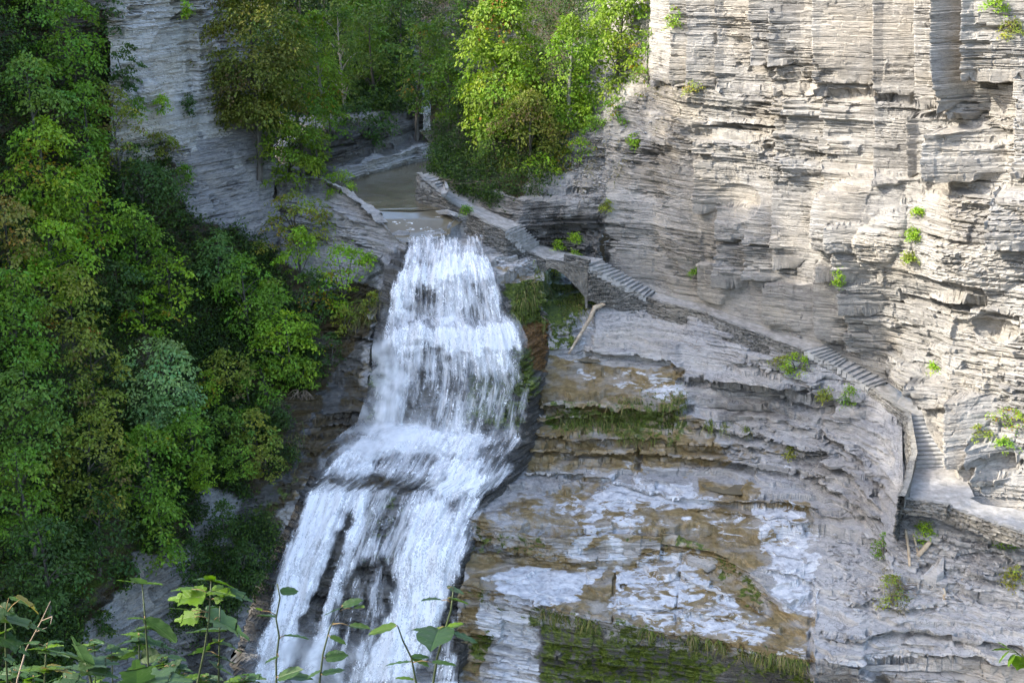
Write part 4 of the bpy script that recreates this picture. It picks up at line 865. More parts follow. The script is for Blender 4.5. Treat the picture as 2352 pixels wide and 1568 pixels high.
def masonry(name, line, hts, thick, label, cat, top=True, parent=None, course=.10, mat='masonry', batter=.08, into=None):
    "dry-laid wall: line of 3D points at its top outer edge, height below each; faces with staggered thin courses pushed in and out"
    line = np.array(line, float)
    l = np.concatenate([[0], np.cumsum(np.linalg.norm(np.diff(line[:, :2], axis=0), axis=1))])
    n = max(int(l[-1]/.07), 4); u = np.linspace(0, l[-1], n)
    Pt = np.stack([np.interp(u, l, line[:, k]) for k in range(3)], -1); hh = np.interp(u, l, hts)
    tan = np.gradient(Pt[:, :2], axis=0); tan /= np.linalg.norm(tan, axis=1, keepdims=True)+1e-9
    nrm = np.stack([tan[:, 1], -tan[:, 0]], -1)
    cen = Pt[:, :2]
    if (nrm*cen).sum(1).mean() > 0: nrm = -nrm       # outwards = towards the viewer's side
    m = int(hts_max(hts)/.055)+2
    v = np.linspace(0, 1, m)
    ztop = Pt[:, 2][None]+.05*(h01(np.floor(u/.45), seed=5)-.5)[None]
    Z = ztop-v[:, None]*hh[None]
    zc = Z+.03*vnoise(u[None]*.6+0*Z, Z*2, seed=2)
    k = np.floor(zc/course); Lb = .22+.5*h01(k, seed=8); cell = np.floor(u[None]/Lb+h01(k, seed=9)*9)
    d = .15*(h01(k, cell, seed=10)-.5)+.05*(h01(k, seed=11)-.5)
    fr = zc/course-k; fu = u[None]/Lb+h01(k, seed=9)*9-cell
    d = d-.09*((fr < .22) | (fu < .07))
    d = d+(v[:, None]*hh[None])*batter
    X = Pt[:, 0][None]+nrm[:, 0][None]*d; Y = Pt[:, 1][None]+nrm[:, 1][None]*d
    face = np.stack([X, Y, Z], -1)
    rows = [face]
    if top:
        bk = Pt.copy()[None].repeat(4, 0)
        for q, tt in enumerate((1., .7, .4, .1)):
            bk[q, :, :2] = Pt[:, :2]-nrm*thick*tt; bk[q, :, 2] = ztop[0]
        dn = bk[:1].copy(); dn[..., 2] -= min(.9, hts_max(hts))
        rows = [dn, bk, face]
    Vv = np.concatenate(rows, 0); r, c = Vv.shape[:2]
    tone = np.concatenate([np.full((x_.shape[0], c), .75) for x_ in rows[:-1]]+[.15+.7*h01(k, cell, seed=12)-.45*((fr < .22) | (fu < .07))], 0)
    ma = np.zeros((r*c, 3)); ma[:, 0] = tone.ravel()
    o = mesh_obj(name, Vv.reshape(-1, 3), grid_faces(r, c), M[mat], parent, attrs={'ma': ma, 'mb': ma*0})
    if parent is None: tag(o, label, cat, 'dry stone walls along the path')
    return o
def hts_max(h): return float(np.max(h))
up = lambda p, dz: np.array([p[0], p[1], p[2]+dz])
masonry('stone_wall', [up(INNW[0]+(OUTW[0]-INNW[0])*.97, .05)]+[up(OUTW[i], .3 if i < 3 else .05) for i in range(0, 6)]+[up(OUTW[6], .02), up(OUTW[7], .02), up(OUTW[8], 0)], [1.9, 2.0, 2.0, 2.0, 1.9, 1.9, 1.9, 2.2, 1.6, 1.0], .35, 'long dark dry stone wall curving down from the pool to the arch bridge', 'stone wall')
masonry('stone_wall', [up(OUTW[i], .02) for i in range(9, 16)], [2.4, 1.4, 1.2, 1.2, 1.2, 1.2, 1.3], .3, 'low stone wall holding up the level middle stretch of path', 'stone wall')
masonry('stone_wall', [up(OUTW[15], .02), up(OUTW[16], .05), up(OUTW[17], .08), up(OUTW[18], .2)], [1.4, 1.7, 2.2, 3.2], .35, 'curved stone wall below the middle staircase', 'stone wall')
masonry('stone_wall', [up(OUTW[18], .24), up(OUTW[19], .35), at(2094, 1037, float(yz(1037, -31.9))), at(2088, 1056, float(yz(1056, -32.3))), at(2080, 1095, float(yz(1095, -32.35))), at(2064, 1138, float(yz(1138, -32.4)))], [3.4, 4.2, 4.8, 4.8, 4.2, 2.4], .34, 'tall rough stone parapet wall beside the broad staircase', 'stone wall', batter=.03)
masonry('stone_wall', [at(2070, 1144, float(yz(1144, -32.9))), at(2170, 1158, float(yz(1158, -33.05))), at(2176, 1160, float(yz(1160, -33.05)))], [.9, .9, .9], .35, 'low wall with pale capstone along the stair landing', 'stone wall')
masonry('stone_wall', [at(2178, 1163, float(yz(1163, -33.25))), at(2229, 1183, float(yz(1183, -33.35))), at(2349, 1224, float(yz(1224, -33.5))), at(2640, 1325, float(yz(1325, -33.95)))], [.7, .9, .9, .9], .4, 'pale low wall edging the path at the right border', 'stone wall')

# arch bridge between stations 8 and 9
A, B = OUTW[8], OUTW[9]; Ai, Bi = INNW[8], INNW[9]
root = empty('arch_bridge', tuple((A+B)/2), 'small stone arch bridge with ferns over the dark gully', 'bridge')
Lx = (B-A); Ln = np.linalg.norm(Lx[:2]); ex = Lx/Ln; back = (Ai-A+Bi-B)/2; back[2] = 0; back /= np.linalg.norm(back)
N = 40; outer = []
def arch_h(s):            # underside of the arch below deck level: springs high on the left rock, low on the right
    if s >= .93: return 3.0
    return .50+.25*max(0, (.10-s)/.10)+1.75*max(0, (s-.12)/.81)**1.6
nv = []; 
for k in range(N+1):
    s = k/N; p = A+Lx*s; h = arch_h(s)
    for j in range(9):
        q = p.copy(); q[2] += .12-(h+.12)*j/8
        jit = .10*(h01(np.array(int(s*14+j % 2*.5)), np.array(j), seed=4)-.5)
        nv.append(q-back*(.06+float(jit)))
Vv = np.array(nv).reshape(N+1, 9, 3)
ma = np.zeros(((N+1)*9, 3)); ma[:, 0] = .3+.5*h01(np.arange((N+1)*9), seed=3)
mesh_obj('spandrel_wall', Vv.reshape(-1, 3), grid_faces(N+1, 9), M['masonry'], root, attrs={'ma': ma, 'mb': ma*0})
mb = MB(); v = []; f = []
for k in range(N+1):
    s = k/N; p = A+Lx*s; h = arch_h(s); a = p.copy(); a[2] -= h; a -= back*.05; b = p.copy()+back*2.0; b[2] -= h
    v += [a, b]
    if k: f.append([2*k-2, 2*k-1, 2*k+1, 2*k])
mb.add(v, f); mb.build('arch_soffit', M['masonry'], root)
mb = MB()
for k in range(7):
    s0, s1 = k/7, (k+.94)/7
    p0, p1 = A+Lx*s0, A+Lx*s1; w0, w1 = back*1.9, back*1.9
    dz = np.array([0, 0, .02+random.uniform(-.02, .02)]); up_ = np.array([0, 0, .12])
    mb.hexa([p0+dz, p0+w0+dz, p1+w1+dz, p1+dz, p0+dz+up_, p0+w0+dz+up_, p1+w1+dz+up_, p1+dz+up_])
mb.build('deck', M['step'], root)
masonry('parapet', [up(A+Lx*.42-back*.06, .62), up(A+Lx*.7-back*.06, .62), up(A+Lx*1.02-back*.06, .45)], [.75, .75, .6], .4, None, None, parent=root)

# ================================================================ loose things
def log(name, pts, rad, label, cat, mat='wood', group=None, knots=()):
    mb = MB(); P = [Vector(p) for p in pts]
    Q = []; rr = []
    for i in range(len(P)-1):
        for k in range(6):
            t = k/6; p = P[i].lerp(P[i+1], t); Q.append(p); rr.append((rad[i]*(1-t)+rad[i+1]*t)*random.uniform(.9, 1.1))
    Q.append(P[-1]); rr.append(rad[-1])
    mb.tube(Q, rr, 9)
    for a, b, r in knots: mb.tube([a, (Vector(a)+Vector(b))/2, b], [r, r*.8, r*.5], 7)
    o = mb.build(name, M[mat], None, True); return tag(o, label, cat, group)
def onto(px, py, Y): return at(px, py, Y)
def hit(px, py, lift=0.):
    "first terrain point on a sight line"
    d = at(px, py, 100.); d = d/np.linalg.norm(d); best = None
    for b in BV:
        h = b.ray_cast(Vector((0, 0, 0)), Vector(d))
        if h[0] is not None and (best is None or h[3] < best): best = h[3]
    return d*((best if best else 100.)-lift)
BV = [BVHTree.FromPolygons([tuple(p) for p in s], [tuple(int(i) for i in q) for q in f]) for s, f in SURF]
def drop(p):
    "height of the ground under a point"
    best = None
    for b in BV:
        h = b.ray_cast(Vector((p[0], p[1], p[2]+1.)), Vector((0, 0, -1)))
        if h[0] is not None and (best is None or h[0].z > best): best = h[0].z
    return best
PZ = lambda a, b: float(hit(a, b)[2])
p1_, p2_ = hit(1306, 812, .25), hit(1382, 700, .55)
mid1, mid2 = hit(1328, 776, .35), hit(1356, 730, .5)
log('driftwood_log', [p1_, mid1, mid2, hit(1366, 706, .6), p2_], [.07, .11, .15, .17, .15], 'long bleached driftwood trunk leaning against the smooth rock face', 'log', knots=[(p2_, p2_+np.array([.25, -.1, .05]), .13)])
def lg(a, b, r, lab, **k): 
    A_, B_ = hit(*a, r*.9), hit(*b, r*.9); log('fallen_log', [A_, (A_+B_)/2+np.array([.04, 0, .04]), B_], [r*.9, r, r*.95], lab, 'log', group='dead wood below the landing', **k)
lg((2139, 1352), (2186, 1320 if False else 1303), .13, 'short sawn log lying on the slope under the stair landing') if False else None
puddle([(1608, 1112), (1640, 1102), (1690, 1100), (1730, 1112), (1752, 1128), (1720, 1137), (1660, 1133), (1620, 1122)], PZ(1680, 1122)+.03, 'brown puddle on the broad wet slab')
puddle([(1302, 812), (1340, 806), (1370, 818), (1380, 832), (1330, 828), (1306, 822)], PZ(1340, 822)+.03, 'small green pool at the foot of the driftwood')
lg((2108, 1276), (2137, 1243), .15, 'pale sawn log lying on the gravel slope below the stair landing')
lg((2080, 1215), (2090, 1300), .09, 'long thin dead branch upright against the slope under the parapet wall')
lg((2098, 1225), (2112, 1300), .07, 'second dead branch leaning right of the long upright one')
lg((2166, 1350), (2170, 1376), .11, 'short broken stump of wood below the grey boulder')
lg((2210, 1330), (2217, 1354), .07, 'small stick on the gravel right of the grey boulder')
def slab_rock(name, outline, Yoff, th, label, cat='boulder', group=None, mat='pale_rock', tone=.62):
    "flat stone whose top outline follows photo points lying on the ground"
    pts = [hit(a, b, 0) for a, b in outline]; c = np.mean(pts, 0)
    n = len(pts); V = []; 
    up_ = np.array([0, 0, 1.])
    for ring, (s, h) in enumerate(((1.02, -.3*th), (1.06, .35*th), (1.0, .8*th), (.9, th), (.55, th*1.04))):
        for i, p in enumerate(pts):
            # smooth top plane: mostly plane through the mean with the real spread of heights
            q = c+(p-c)*s; q[2] = p[2]*.85+c[2]*.15+h+.04*float(vnoise(np.array(q[0]*3), np.array(q[1]*3), seed=ring)); V.append(q)
    V.append(c+up_*th*1.05); f = []
    for r_ in range(4):
        for i in range(n): f.append([r_*n+i, r_*n+(i+1) % n, (r_+1)*n+(i+1) % n, (r_+1)*n+i])
    for i in range(n): f.append([4*n+i, 4*n+(i+1) % n, 5*n])
    V = np.array(V); ma = np.zeros((len(V), 3)); ma[:, 0] = tone
    o = mesh_obj(name, V, f, M[mat], attrs={'ma': ma, 'mb': ma*0}); return tag(o, label, cat, group)
slab_rock('fallen_slab', [(1578, 1277), (1618, 1280), (1648, 1286), (1644, 1302), (1626, 1314), (1606, 1304), (1580, 1294)], 0, .22, 'loose blue grey rock slab lying on the brown slab', 'rock slab')
slab_rock('boulder', [(2118, 1338), (2150, 1300), (2168, 1294), (2166, 1330), (2150, 1342)], 0, .5, 'angular grey boulder on the gravel slope at lower right')
slab_rock('boulder', [(1028, 536), (1035, 512), (1055, 506), (1060, 520), (1045, 540)], 0, .55, 'upright dark boulder at the lip of the waterfall')
slab_rock('boulder', [(1048, 528), (1070, 506), (1100, 520), (1125, 543), (1090, 548), (1060, 540)], 0, .5, 'big pale slab boulder under the stone wall right of the waterfall lip')
slab_rock('boulder', [(880, 468), (900, 452), (925, 458), (940, 470), (915, 478), (885, 478)], 0, .45, 'mound of broken slate in the pool outlet')
slab_rock('boulder', [(940, 468), (965, 456), (990, 470), (985, 484), (955, 480)], 0, .4, 'pale flat boulder at the foot of the curved path wall')
slab_rock('boulder', [(985, 492), (1030, 488), (1070, 500), (1050, 508), (1000, 506)], 0, .22, 'thin pale rock shelf in the creek below the stone wall')
slab_rock('boulder', [(895, 548), (915, 538), (940, 540), (925, 552)], 0, .3, 'white flat stone left of the waterfall lip')
slab_rock('boulder', [(880, 575), (910, 560), (940, 556), (936, 570), (905, 584)], 0, .3, 'sloping pale slab beside the first small drop of the fall')
slab_rock('boulder', [(1012, 438), (1022, 430), (1030, 434), (1026, 446), (1014, 448)], 0, .35, 'white broken flagstone lying on the upper path')
slab_rock('boulder', [(2020, 862), (2048, 842), (2060, 880)], 0, .1, 'x') if False else None
slab_rock('boulder', [(2186, 1128), (2196, 1118), (2202, 1124), (2196, 1138)], 0, .3, 'small angular stone at the back of the stair landing')

# loose stones nobody could count
def gravel(polys, n, smin, smax, label):
    g = np.random.default_rng(n); V = []; Fq = []; T = []; b = 0
    octa = np.array([[1, 0, 0], [0, 1, 0], [-1, 0, 0], [0, -1, 0], [0, 0, 1], [0, 0, -1], [.7, .7, .5], [-.7, .7, .45], [-.7, -.7, .5], [.7, -.7, .4]], float)
    fo = [[0, 6, 4], [6, 1, 4], [1, 7, 4], [7, 2, 4], [2, 8, 4], [8, 3, 4], [3, 9, 4], [9, 0, 4], [6, 0, 5], [1, 6, 5], [7, 1, 5], [2, 7, 5], [8, 2, 5], [3, 8, 5], [9, 3, 5], [0, 9, 5]]
    for poly, k in polys:
        P = np.array(poly, float); lo, hi = P.min(0), P.max(0); c = 0; tries = 0
        while c < n*k and tries < n*k*6:
            tries += 1
            q = lo+(hi-lo)*g.random(2)
            if poly_mask(np.array([q[0]]), np.array([q[1]]), poly, .5, 0)[0] < .5: continue
            p = hit(q[0], q[1], .0); s = smin+(smax-smin)*g.random()**3
            a = g.random()*6.28; sc3 = np.array([1.3, .8, .38])*s*(.7+.6*g.random(3)); o_ = octa*(1+.25*g.normal(0, 1, octa.shape))*sc3
            o_ = np.stack([o_[:, 0]*math.cos(a)-o_[:, 1]*math.sin(a), o_[:, 0]*math.sin(a)+o_[:, 1]*math.cos(a), o_[:, 2]+o_[:, 0]*g.normal(0, .2)], -1)
            V.append(o_+p+np.array([0, 0, s*.2])); Fq += [[b+i for i in f] for f in fo]; T += [.2+.8*g.random()]*len(octa); b += len(octa); c += 1
    V = np.concatenate(V); ma = np.zeros((len(V), 3)); ma[:, 0] = T
    o = mesh_obj('gravel', V, np.array(Fq), M['pale_rock'], attrs={'ma': ma, 'mb': ma*0}); tag(o, label, None, None, 'stuff')
gravel([([(1900, 1230), (2060, 1200), (2352, 1260), (2352, 1400), (2100, 1400), (1960, 1420), (1890, 1380)], 1.), ([(2100, 1090), (2200, 1100), (2240, 1155), (2180, 1150)], .12)], 700, .04, .26, 'broken stones strewn over the lower right slope')
gravel([([(1385, 260), (1500, 215), (1520, 300), (1440, 400), (1390, 440), (1300, 460), (1320, 340)], 1.), ([(1480, 665), (1700, 735), (1900, 790), (1880, 800), (1690, 745)], .6)], 350, .05, .22, 'scree on the talus slope and along the foot of the cliff')
gravel([([(860, 490), (920, 480), (900, 530), (880, 530)], .5), ([(980, 470), (1060, 500), (1090, 545), (1060, 520)], 1.), ([(1120, 570), (1240, 600), (1220, 640), (1150, 630)], .5)], 120, .06, .35, 'broken slate along the creek and the bank')
# ================================================================ vegetation
def leaf_quads(pos, axis, nrm, size, width=.5, fold=.18):
    "one folded four-cornered leaf (two halves along its midrib) at each position"
    n = len(pos); axis = axis/np.maximum(np.linalg.norm(axis, axis=1, keepdims=True), 1e-6)
    side = np.cross(axis, nrm); side /= np.maximum(np.linalg.norm(side, axis=1, keepdims=True), 1e-6)
    up_ = np.cross(side, axis); s = size[:, None]
    b = pos; tip = pos+axis*s-up_*s*.10; m = pos+axis*s*.45
    l = m+side*s*width*.5+up_*s*fold*.5; r = m-side*s*width*.5+up_*s*fold*.5
    V = np.stack([b, l, tip, r], 1).reshape(-1, 3)
    Fc = np.arange(4*n).reshape(n, 4)
    return V, Fc
PAL = dict(green=(.075, .135, .012), bright=(.12, .19, .012), yellow=(.115, .175, .012), olive=(.115, .135, .018), dark=(.028, .055, .010), blue=(.07, .125, .03),
           brown=(.16, .14, .03), lime=(.105, .17, .010), cool=(.078, .13, .018), pale=(.12, .185, .065))
ACC = dict(orange=(.32, .15, .02), gold=(.30, .21, .015), tan=(.20, .15, .05), lime=(.15, .2, .02), none=None, dim=(.05, .06, .015))
def crown_mesh(c, rx, ry, rz, col, acc='none', accf=.1, shape='broad', leaf=.2, dens=1., seed=0, lean=(0, 0)):
    g = np.random.default_rng(seed)
    rm = (rx*rz)**.5
    small = rm < 1.3
    leaf = leaf*(1.0 if small else 1.32)
    ncl = int(np.clip((34 if small else 21)*dens*(rm/1.2)**1.12, 12, 260))
    t = g.random(ncl)
    if shape == 'cone': prof = (1-t)**.85*.95+.08
    elif shape == 'narrow': prof = np.sin(np.pi*np.clip(t*.9+.08, 0, 1))**.6
    elif shape == 'hang': prof = .35+.65*t
    else: prof = np.sqrt(np.clip(1-(2*t-.92)**2/1.16, .05, 1))
    a = g.random(ncl)*2*np.pi
    bump = 1+.34*vnoise(np.cos(a)*1.3+seed, np.sin(a)*1.3, t*2.6, seed=seed % 97)
    rr = prof*bump*(.30+.72*np.sqrt(g.random(ncl)))
    cc = np.stack([np.cos(a)*rr*rx, np.sin(a)*rr*ry, (t*2-1)*rz], 1)
    cc[:, 0] += lean[0]*(t-.5)*2; cc[:, 1] += lean[1]*(t-.5)*2
    rc = np.clip(rm*.26, .30, 1.15)*(.65+.7*g.random(ncl))*(.75 if shape == 'cone' else 1)
    area = rc**2
    npl = np.clip((area/(leaf**2)*(5.0 if small else 5.6)*dens**.3).astype(int), 26, 480)
    idx = np.repeat(np.arange(ncl), npl); n = len(idx)
    th = g.random(n)*2*np.pi; q = np.sqrt(g.random(n))
    out = np.stack([np.cos(a), np.sin(a), 0*a], 1)
    tilt = .30+.35*g.random(ncl)                           # sprays droop away from the trunk
    e1 = out*np.cos(tilt)[:, None]-np.array([0, 0, 1.])*np.sin(tilt)[:, None]
    e2 = np.stack([-np.sin(a), np.cos(a), 0*a], 1); e3 = np.cross(e1, e2); e3 *= np.sign(e3[:, 2:3]+1e-9)
    R_ = rc[idx]
    lobes = 1+.35*np.sin(th*3+idx*1.7)+.2*np.sin(th*5+idx*.9)
    la = np.cos(th)*q*lobes; lb = np.sin(th)*q*lobes; lh = g.normal(0, .16, n)-.28*q*q
    pos = cc[idx]+(e1[idx]*(la*1.15)[:, None]+e2[idx]*lb[:, None]+e3[idx]*lh[:, None])*R_[:, None]
    ax = e1[idx]*la[:, None]+e2[idx]*lb[:, None]+g.normal(0, .45, (n, 3)); ax[:, 2] -= .35
    nr = e3[idx]+g.normal(0, .42, (n, 3))
    sz = leaf*(.6+.75*g.random(n))
    V, Fc = leaf_quads(pos, ax, nr, sz, .42 if shape == 'cone' else .62)
    base = np.array(PAL[col])*1.85
    ct = .72+.56*g.random(ncl); hue = g.normal(0, .10, ncl)
    colr = base[None]*ct[idx][:, None]*(.75+.5*g.random(n))[:, None]
    colr[:, 0] *= 1+hue[idx]; colr[:, 2] *= 1-hue[idx]*.5
    if ACC[acc] is not None:
        am_ = (g.random(ncl) < accf*.6)[idx] & (g.random(n) < .65) | (g.random(n) < accf*.12)
        colr[am_] = np.array(ACC[acc])*(.6+.7*g.random(am_.sum()))[:, None]
    colr = np.repeat(np.clip(colr, .004, .6), 4, 0)
    return V+np.array(c), Fc, colr, cc+np.array(c)
def tube_np(mb, a, b, r0, r1, bend, n=5, seg=5):
    a, b = Vector(a), Vector(b); P = []
    for k in range(seg+1):
        t = k/seg; p = a.lerp(b, t); p.z += bend*math.sin(math.pi*t); P.append(p)
    mb.tube(P, [r0+(r1-r0)*k/seg for k in range(seg+1)], n, False)
TREES = []
def tree(px, py, Y, wpx, hpx, col, label, acc='none', accf=.1, shape='broad', leaf=.2, dens=1., trunk='bark', cat='tree', name='tree', group='trees in the gorge', low=None, shrub=False, limbs=True, lean=(0, 0)):
    c = at(px, py, Y); D = (Y*cp-c[2]*sp)/F
    rx = wpx/2*D*.92; rz = hpx/2*D*.96; ry = rx*(.85 if not shrub else .7)
    g = random.Random(int(px*7+py*13)); seed = int(px*3+py*5) % 9973
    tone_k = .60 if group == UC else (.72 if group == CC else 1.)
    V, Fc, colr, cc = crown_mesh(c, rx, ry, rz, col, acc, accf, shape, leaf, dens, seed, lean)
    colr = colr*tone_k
    bx, by = c[0]+g.uniform(-.2, .2)*rx-lean[0], c[1]+g.uniform(0, .3)*ry-lean[1]
    zb = None
    for dx, dy in ((0, 0), (0, 1.), (0, 2.), (0, 3.5)):
        zq = drop((bx, by+dy, c[2]-rz*.2))
        if zq is not None: zb = zq; by += dy*.5; break
    if zb is None or zb < c[2]-rz*3.2-6: zb = c[2]-rz*1.5
    if low is not None: zb = float(at(px, low, Y)[2])
    if shrub or (low is None and zb < c[2]-rz*1.9):
        q = hit(px, py+hpx*(.30 if shrub else .45), 0)
        if np.linalg.norm(q-c) < 3*rz+4: bx, by, zb = float(q[0]), float(q[1]), float(q[2])
        elif shrub: bx, by, zb = float(c[0]), float(c[1]), float(c[2]-rz)
    else: zb = min(zb, c[2]-rz*.75)
    root = empty(name, (float(bx), float(by), float(zb)), label, cat, group)
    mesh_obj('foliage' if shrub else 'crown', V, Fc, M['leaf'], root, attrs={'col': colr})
    mb = MB()
    if shrub:
        for k in range(6):
            q = cc[g.randrange(len(cc))]; tube_np(mb, (bx+g.uniform(-.1, .1), by, zb-.1), q, .035+.012*rx, .012, .15)
        mb.build('stem', M['bark'], root)
    else:
        H = c[2]+rz*.8-zb; r0 = min(.06+.014*H, .3); P = []; rad = []
        for k in range(9):
            t = k/8; P.append((bx+(c[0]+lean[0]-bx)*t+.10*H*.12*math.sin(t*5+px), by+(c[1]+lean[1]-by)*t, zb-.25+(H+.25)*t)); rad.append(r0*(1-.85*t))
        mb.tube(P, rad, 7, False)
        if limbs:
            for k in range(16 if rx > 1.5 else 7):
                q = cc[g.randrange(len(cc))]; hz = min(max((q[2]-rz*.25-rx*.2-zb)/H, .12), .93)
                i = hz*8; j = int(i); f = i-j; A_ = Vector(P[j]).lerp(Vector(P[min(j+1, 8)]), f)
                tube_np(mb, A_, q, r0*(1-.8*hz)*.5, .012, .25)
        mb.build('trunk', M[trunk], root)
    return root
LC = 'trees on the left bank'; CC = 'trees beside the upper path'; UC = 'trees up the gorge'
# --- far trees up the gorge
for a in [
 (880, -10, 150, 230, 190, 'dark', 'dark evergreen at the top edge high above the upstream pool', 'none', 0, 'cone', .3),
 (745, -5, 140, 150, 190, 'dark', 'dark shadowed tree at the top edge between the olive and the cool green trees', 'none', 0, 'broad', .3),
 (1000, 20, 142, 150, 240, 'dark', 'tall dark pine at the top edge left of the yellow green maple', 'none', 0, 'cone', .28),
 (1075, 15, 132, 90, 200, 'cool', 'dusky green tree touching the left side of the yellow green maple top', 'none', 0, 'broad', .26),
 (850, 130, 128, 150, 220, 'cool', 'cool green slender trunked tree above the dark rounded bush', 'none', 0, 'broad', .24),
 (780, 110, 122, 90, 230, 'cool', 'bluish green tree with pale thin trunk left of the rounded bush', 'none', 0, 'narrow', .22, 1., 'palebark'),
 (730, 150, 114.5, 100, 260, 'bright', 'yellowish green slim tree beside the big olive tree', 'gold', .08, 'narrow', .2, 1.7, 'palebark'),
 (905, 185, 131, 100, 160, 'dark', 'dark low tree over the left edge of the upstream creek', 'none', 0, 'broad', .25),
 (965, 150, 121, 130, 200, 'green', 'mid green tree with yellowing branches leaning over the upstream creek', 'gold', .10, 'broad', .22),
 (830, 40, 134, 120, 200, 'green', 'leafy mid green tree at the top edge behind the slender trunked trees', 'none', 0, 'broad', .28, 1.3),
 (690, 45, 124, 110, 220, 'dark', 'dark tree peeking over the right shoulder of the large olive tree', 'none', 0, 'broad', .26, 1.3),
 (900, 120, 138, 120, 160, 'dark', 'dark shaded tree deep in the gorge above the upstream creek', 'none', 0, 'broad', .28, 1.3),
 (1010, 130, 124, 110, 170, 'cool', 'dim green tree between the upstream creek and the yellow green maple', 'none', 0, 'broad', .24, 1.3),
 (925, 70, 135, 110, 190, 'cool', 'soft green tree in the middle distance left of the dark pine', 'none', 0, 'broad', .26)]:
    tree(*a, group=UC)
tree(835, 278, 117.0, 160, 100, 'dark', 'dark rounded bush on the ledge above the upstream pool', leaf=.2, dens=1.5, cat='bush', name='bush', group=None, shrub=True)
tree(756, 278, 113.0, 90, 110, 'green', 'small green bush left of the dark rounded bush', leaf=.18, dens=1.2, cat='bush', name='bush', group=None, shrub=True)
# --- trees by the upper path
for a in [
 (1310, 15, 119, 150, 170, 'dark', 'dark hemlock behind the slim pale trunked tree', 'none', 0, 'cone', .22),
 (1235, 230, 110.5, 120, 260, 'dark', 'black green hemlock filling the gap behind the yellow green maple', 'none', 0, 'cone', .2),
 (1395, 150, 110.5, 110, 260, 'green', 'shaded green tree between the slim tree and the bright cliff edge tree', 'none', 0, 'broad', .2),
 (1155, 140, 107.2, 210, 330, 'yellow', 'tall sunlit yellow green maple with orange tinged twigs', 'orange', .06, 'broad', .21, 1.7, 'bark'),
 (1310, 190, 104.6, 120, 310, 'lime', 'slim lime green tree with a bare pale lower trunk', 'none', 0, 'narrow', .18, 1.4, 'palebark'),
 (1430, 85, 105, 180, 270, 'yellow', 'bright yellow green tree against the sunny cliff edge', 'gold', .05, 'broad', .2, 1.6, 'bark'),
 (1485, 140, 101.5, 90, 150, 'lime', 'small sunlit sapling leaning over the cliff edge', 'gold', .12, 'broad', .16, .8, 'palebark'),
 (1195, 245, 104.8, 110, 130, 'bright', 'leafy green lower tree under the big maple', 'lime', .2, 'broad', .18),
 (1055, 315, 107.6, 140, 210, 'dark', 'dark drooping hemlock standing over the top of the path', 'none', 0, 'cone', .17, 1.3),
 (1220, 330, 103, 190, 240, 'olive', 'olive brown tree hanging over the rock band', 'tan', .28, 'broad', .17, 1.2),
 (1135, 375, 104.2, 110, 140, 'cool', 'bluish green small tree right of the dark hemlock', 'none', 0, 'broad', .17, 1.)]:
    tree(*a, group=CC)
for a in [
 (1240, 415, 101, 120, 130, 'bright', 'bright green bush spilling over the rock band above the path', 'lime', .2),
 (1330, 360, 101.5, 80, 90, 'lime', 'yellow green bush on the bare talus slope', 'gold', .15),
 (1420, 255, 102, 100, 60, 'green', 'low green bush on the slope beside the sunny cliff', 'gold', .12),
 (1360, 285, 102.8, 60, 50, 'green', 'small green shrub at the foot of the slim tree', 'none', 0),
 (1345, 425, 100.3, 50, 40, 'olive', 'tiny olive shrub near the lower end of the talus slope', 'none', 0),
 (1460, 320, 99.8, 40, 40, 'bright', 'tiny bright shrub right of the talus slope', 'none', 0),
 (1226, 470, 101.2, 40, 55, 'bright', 'trailing green shrub dangling down the rock band', 'lime', .2),
 (1340, 485, 99.2, 34, 24, 'olive', 'tiny tuft of leaves halfway up the rock band near the corner', 'none', 0)]:
    tree(*a, leaf=.16, dens=1., cat='shrub', name='shrub', group='shrubs around the talus slope', shrub=True)
for a in [
 (1345, 250, 106, 90, 170, 'green', 'bushy green tree between the slim tree and the talus slope', 'none', 0, 'broad', .18, 1.3),
 (1290, 390, 102.2, 80, 110, 'olive', 'small olive tree at the upper edge of the rock band', 'gold', .2, 'broad', .16, 1.2),
 (1030, 200, 114, 110, 170, 'green', 'leaning green tree above the dark drooping hemlock', 'none', 0, 'broad', .2, 1.2),
 (1180, 420, 102.6, 90, 90, 'cool', 'low cool green tree right under the olive brown tree', 'none', 0, 'broad', .16, 1.2)]:
    tree(*a, group=CC)
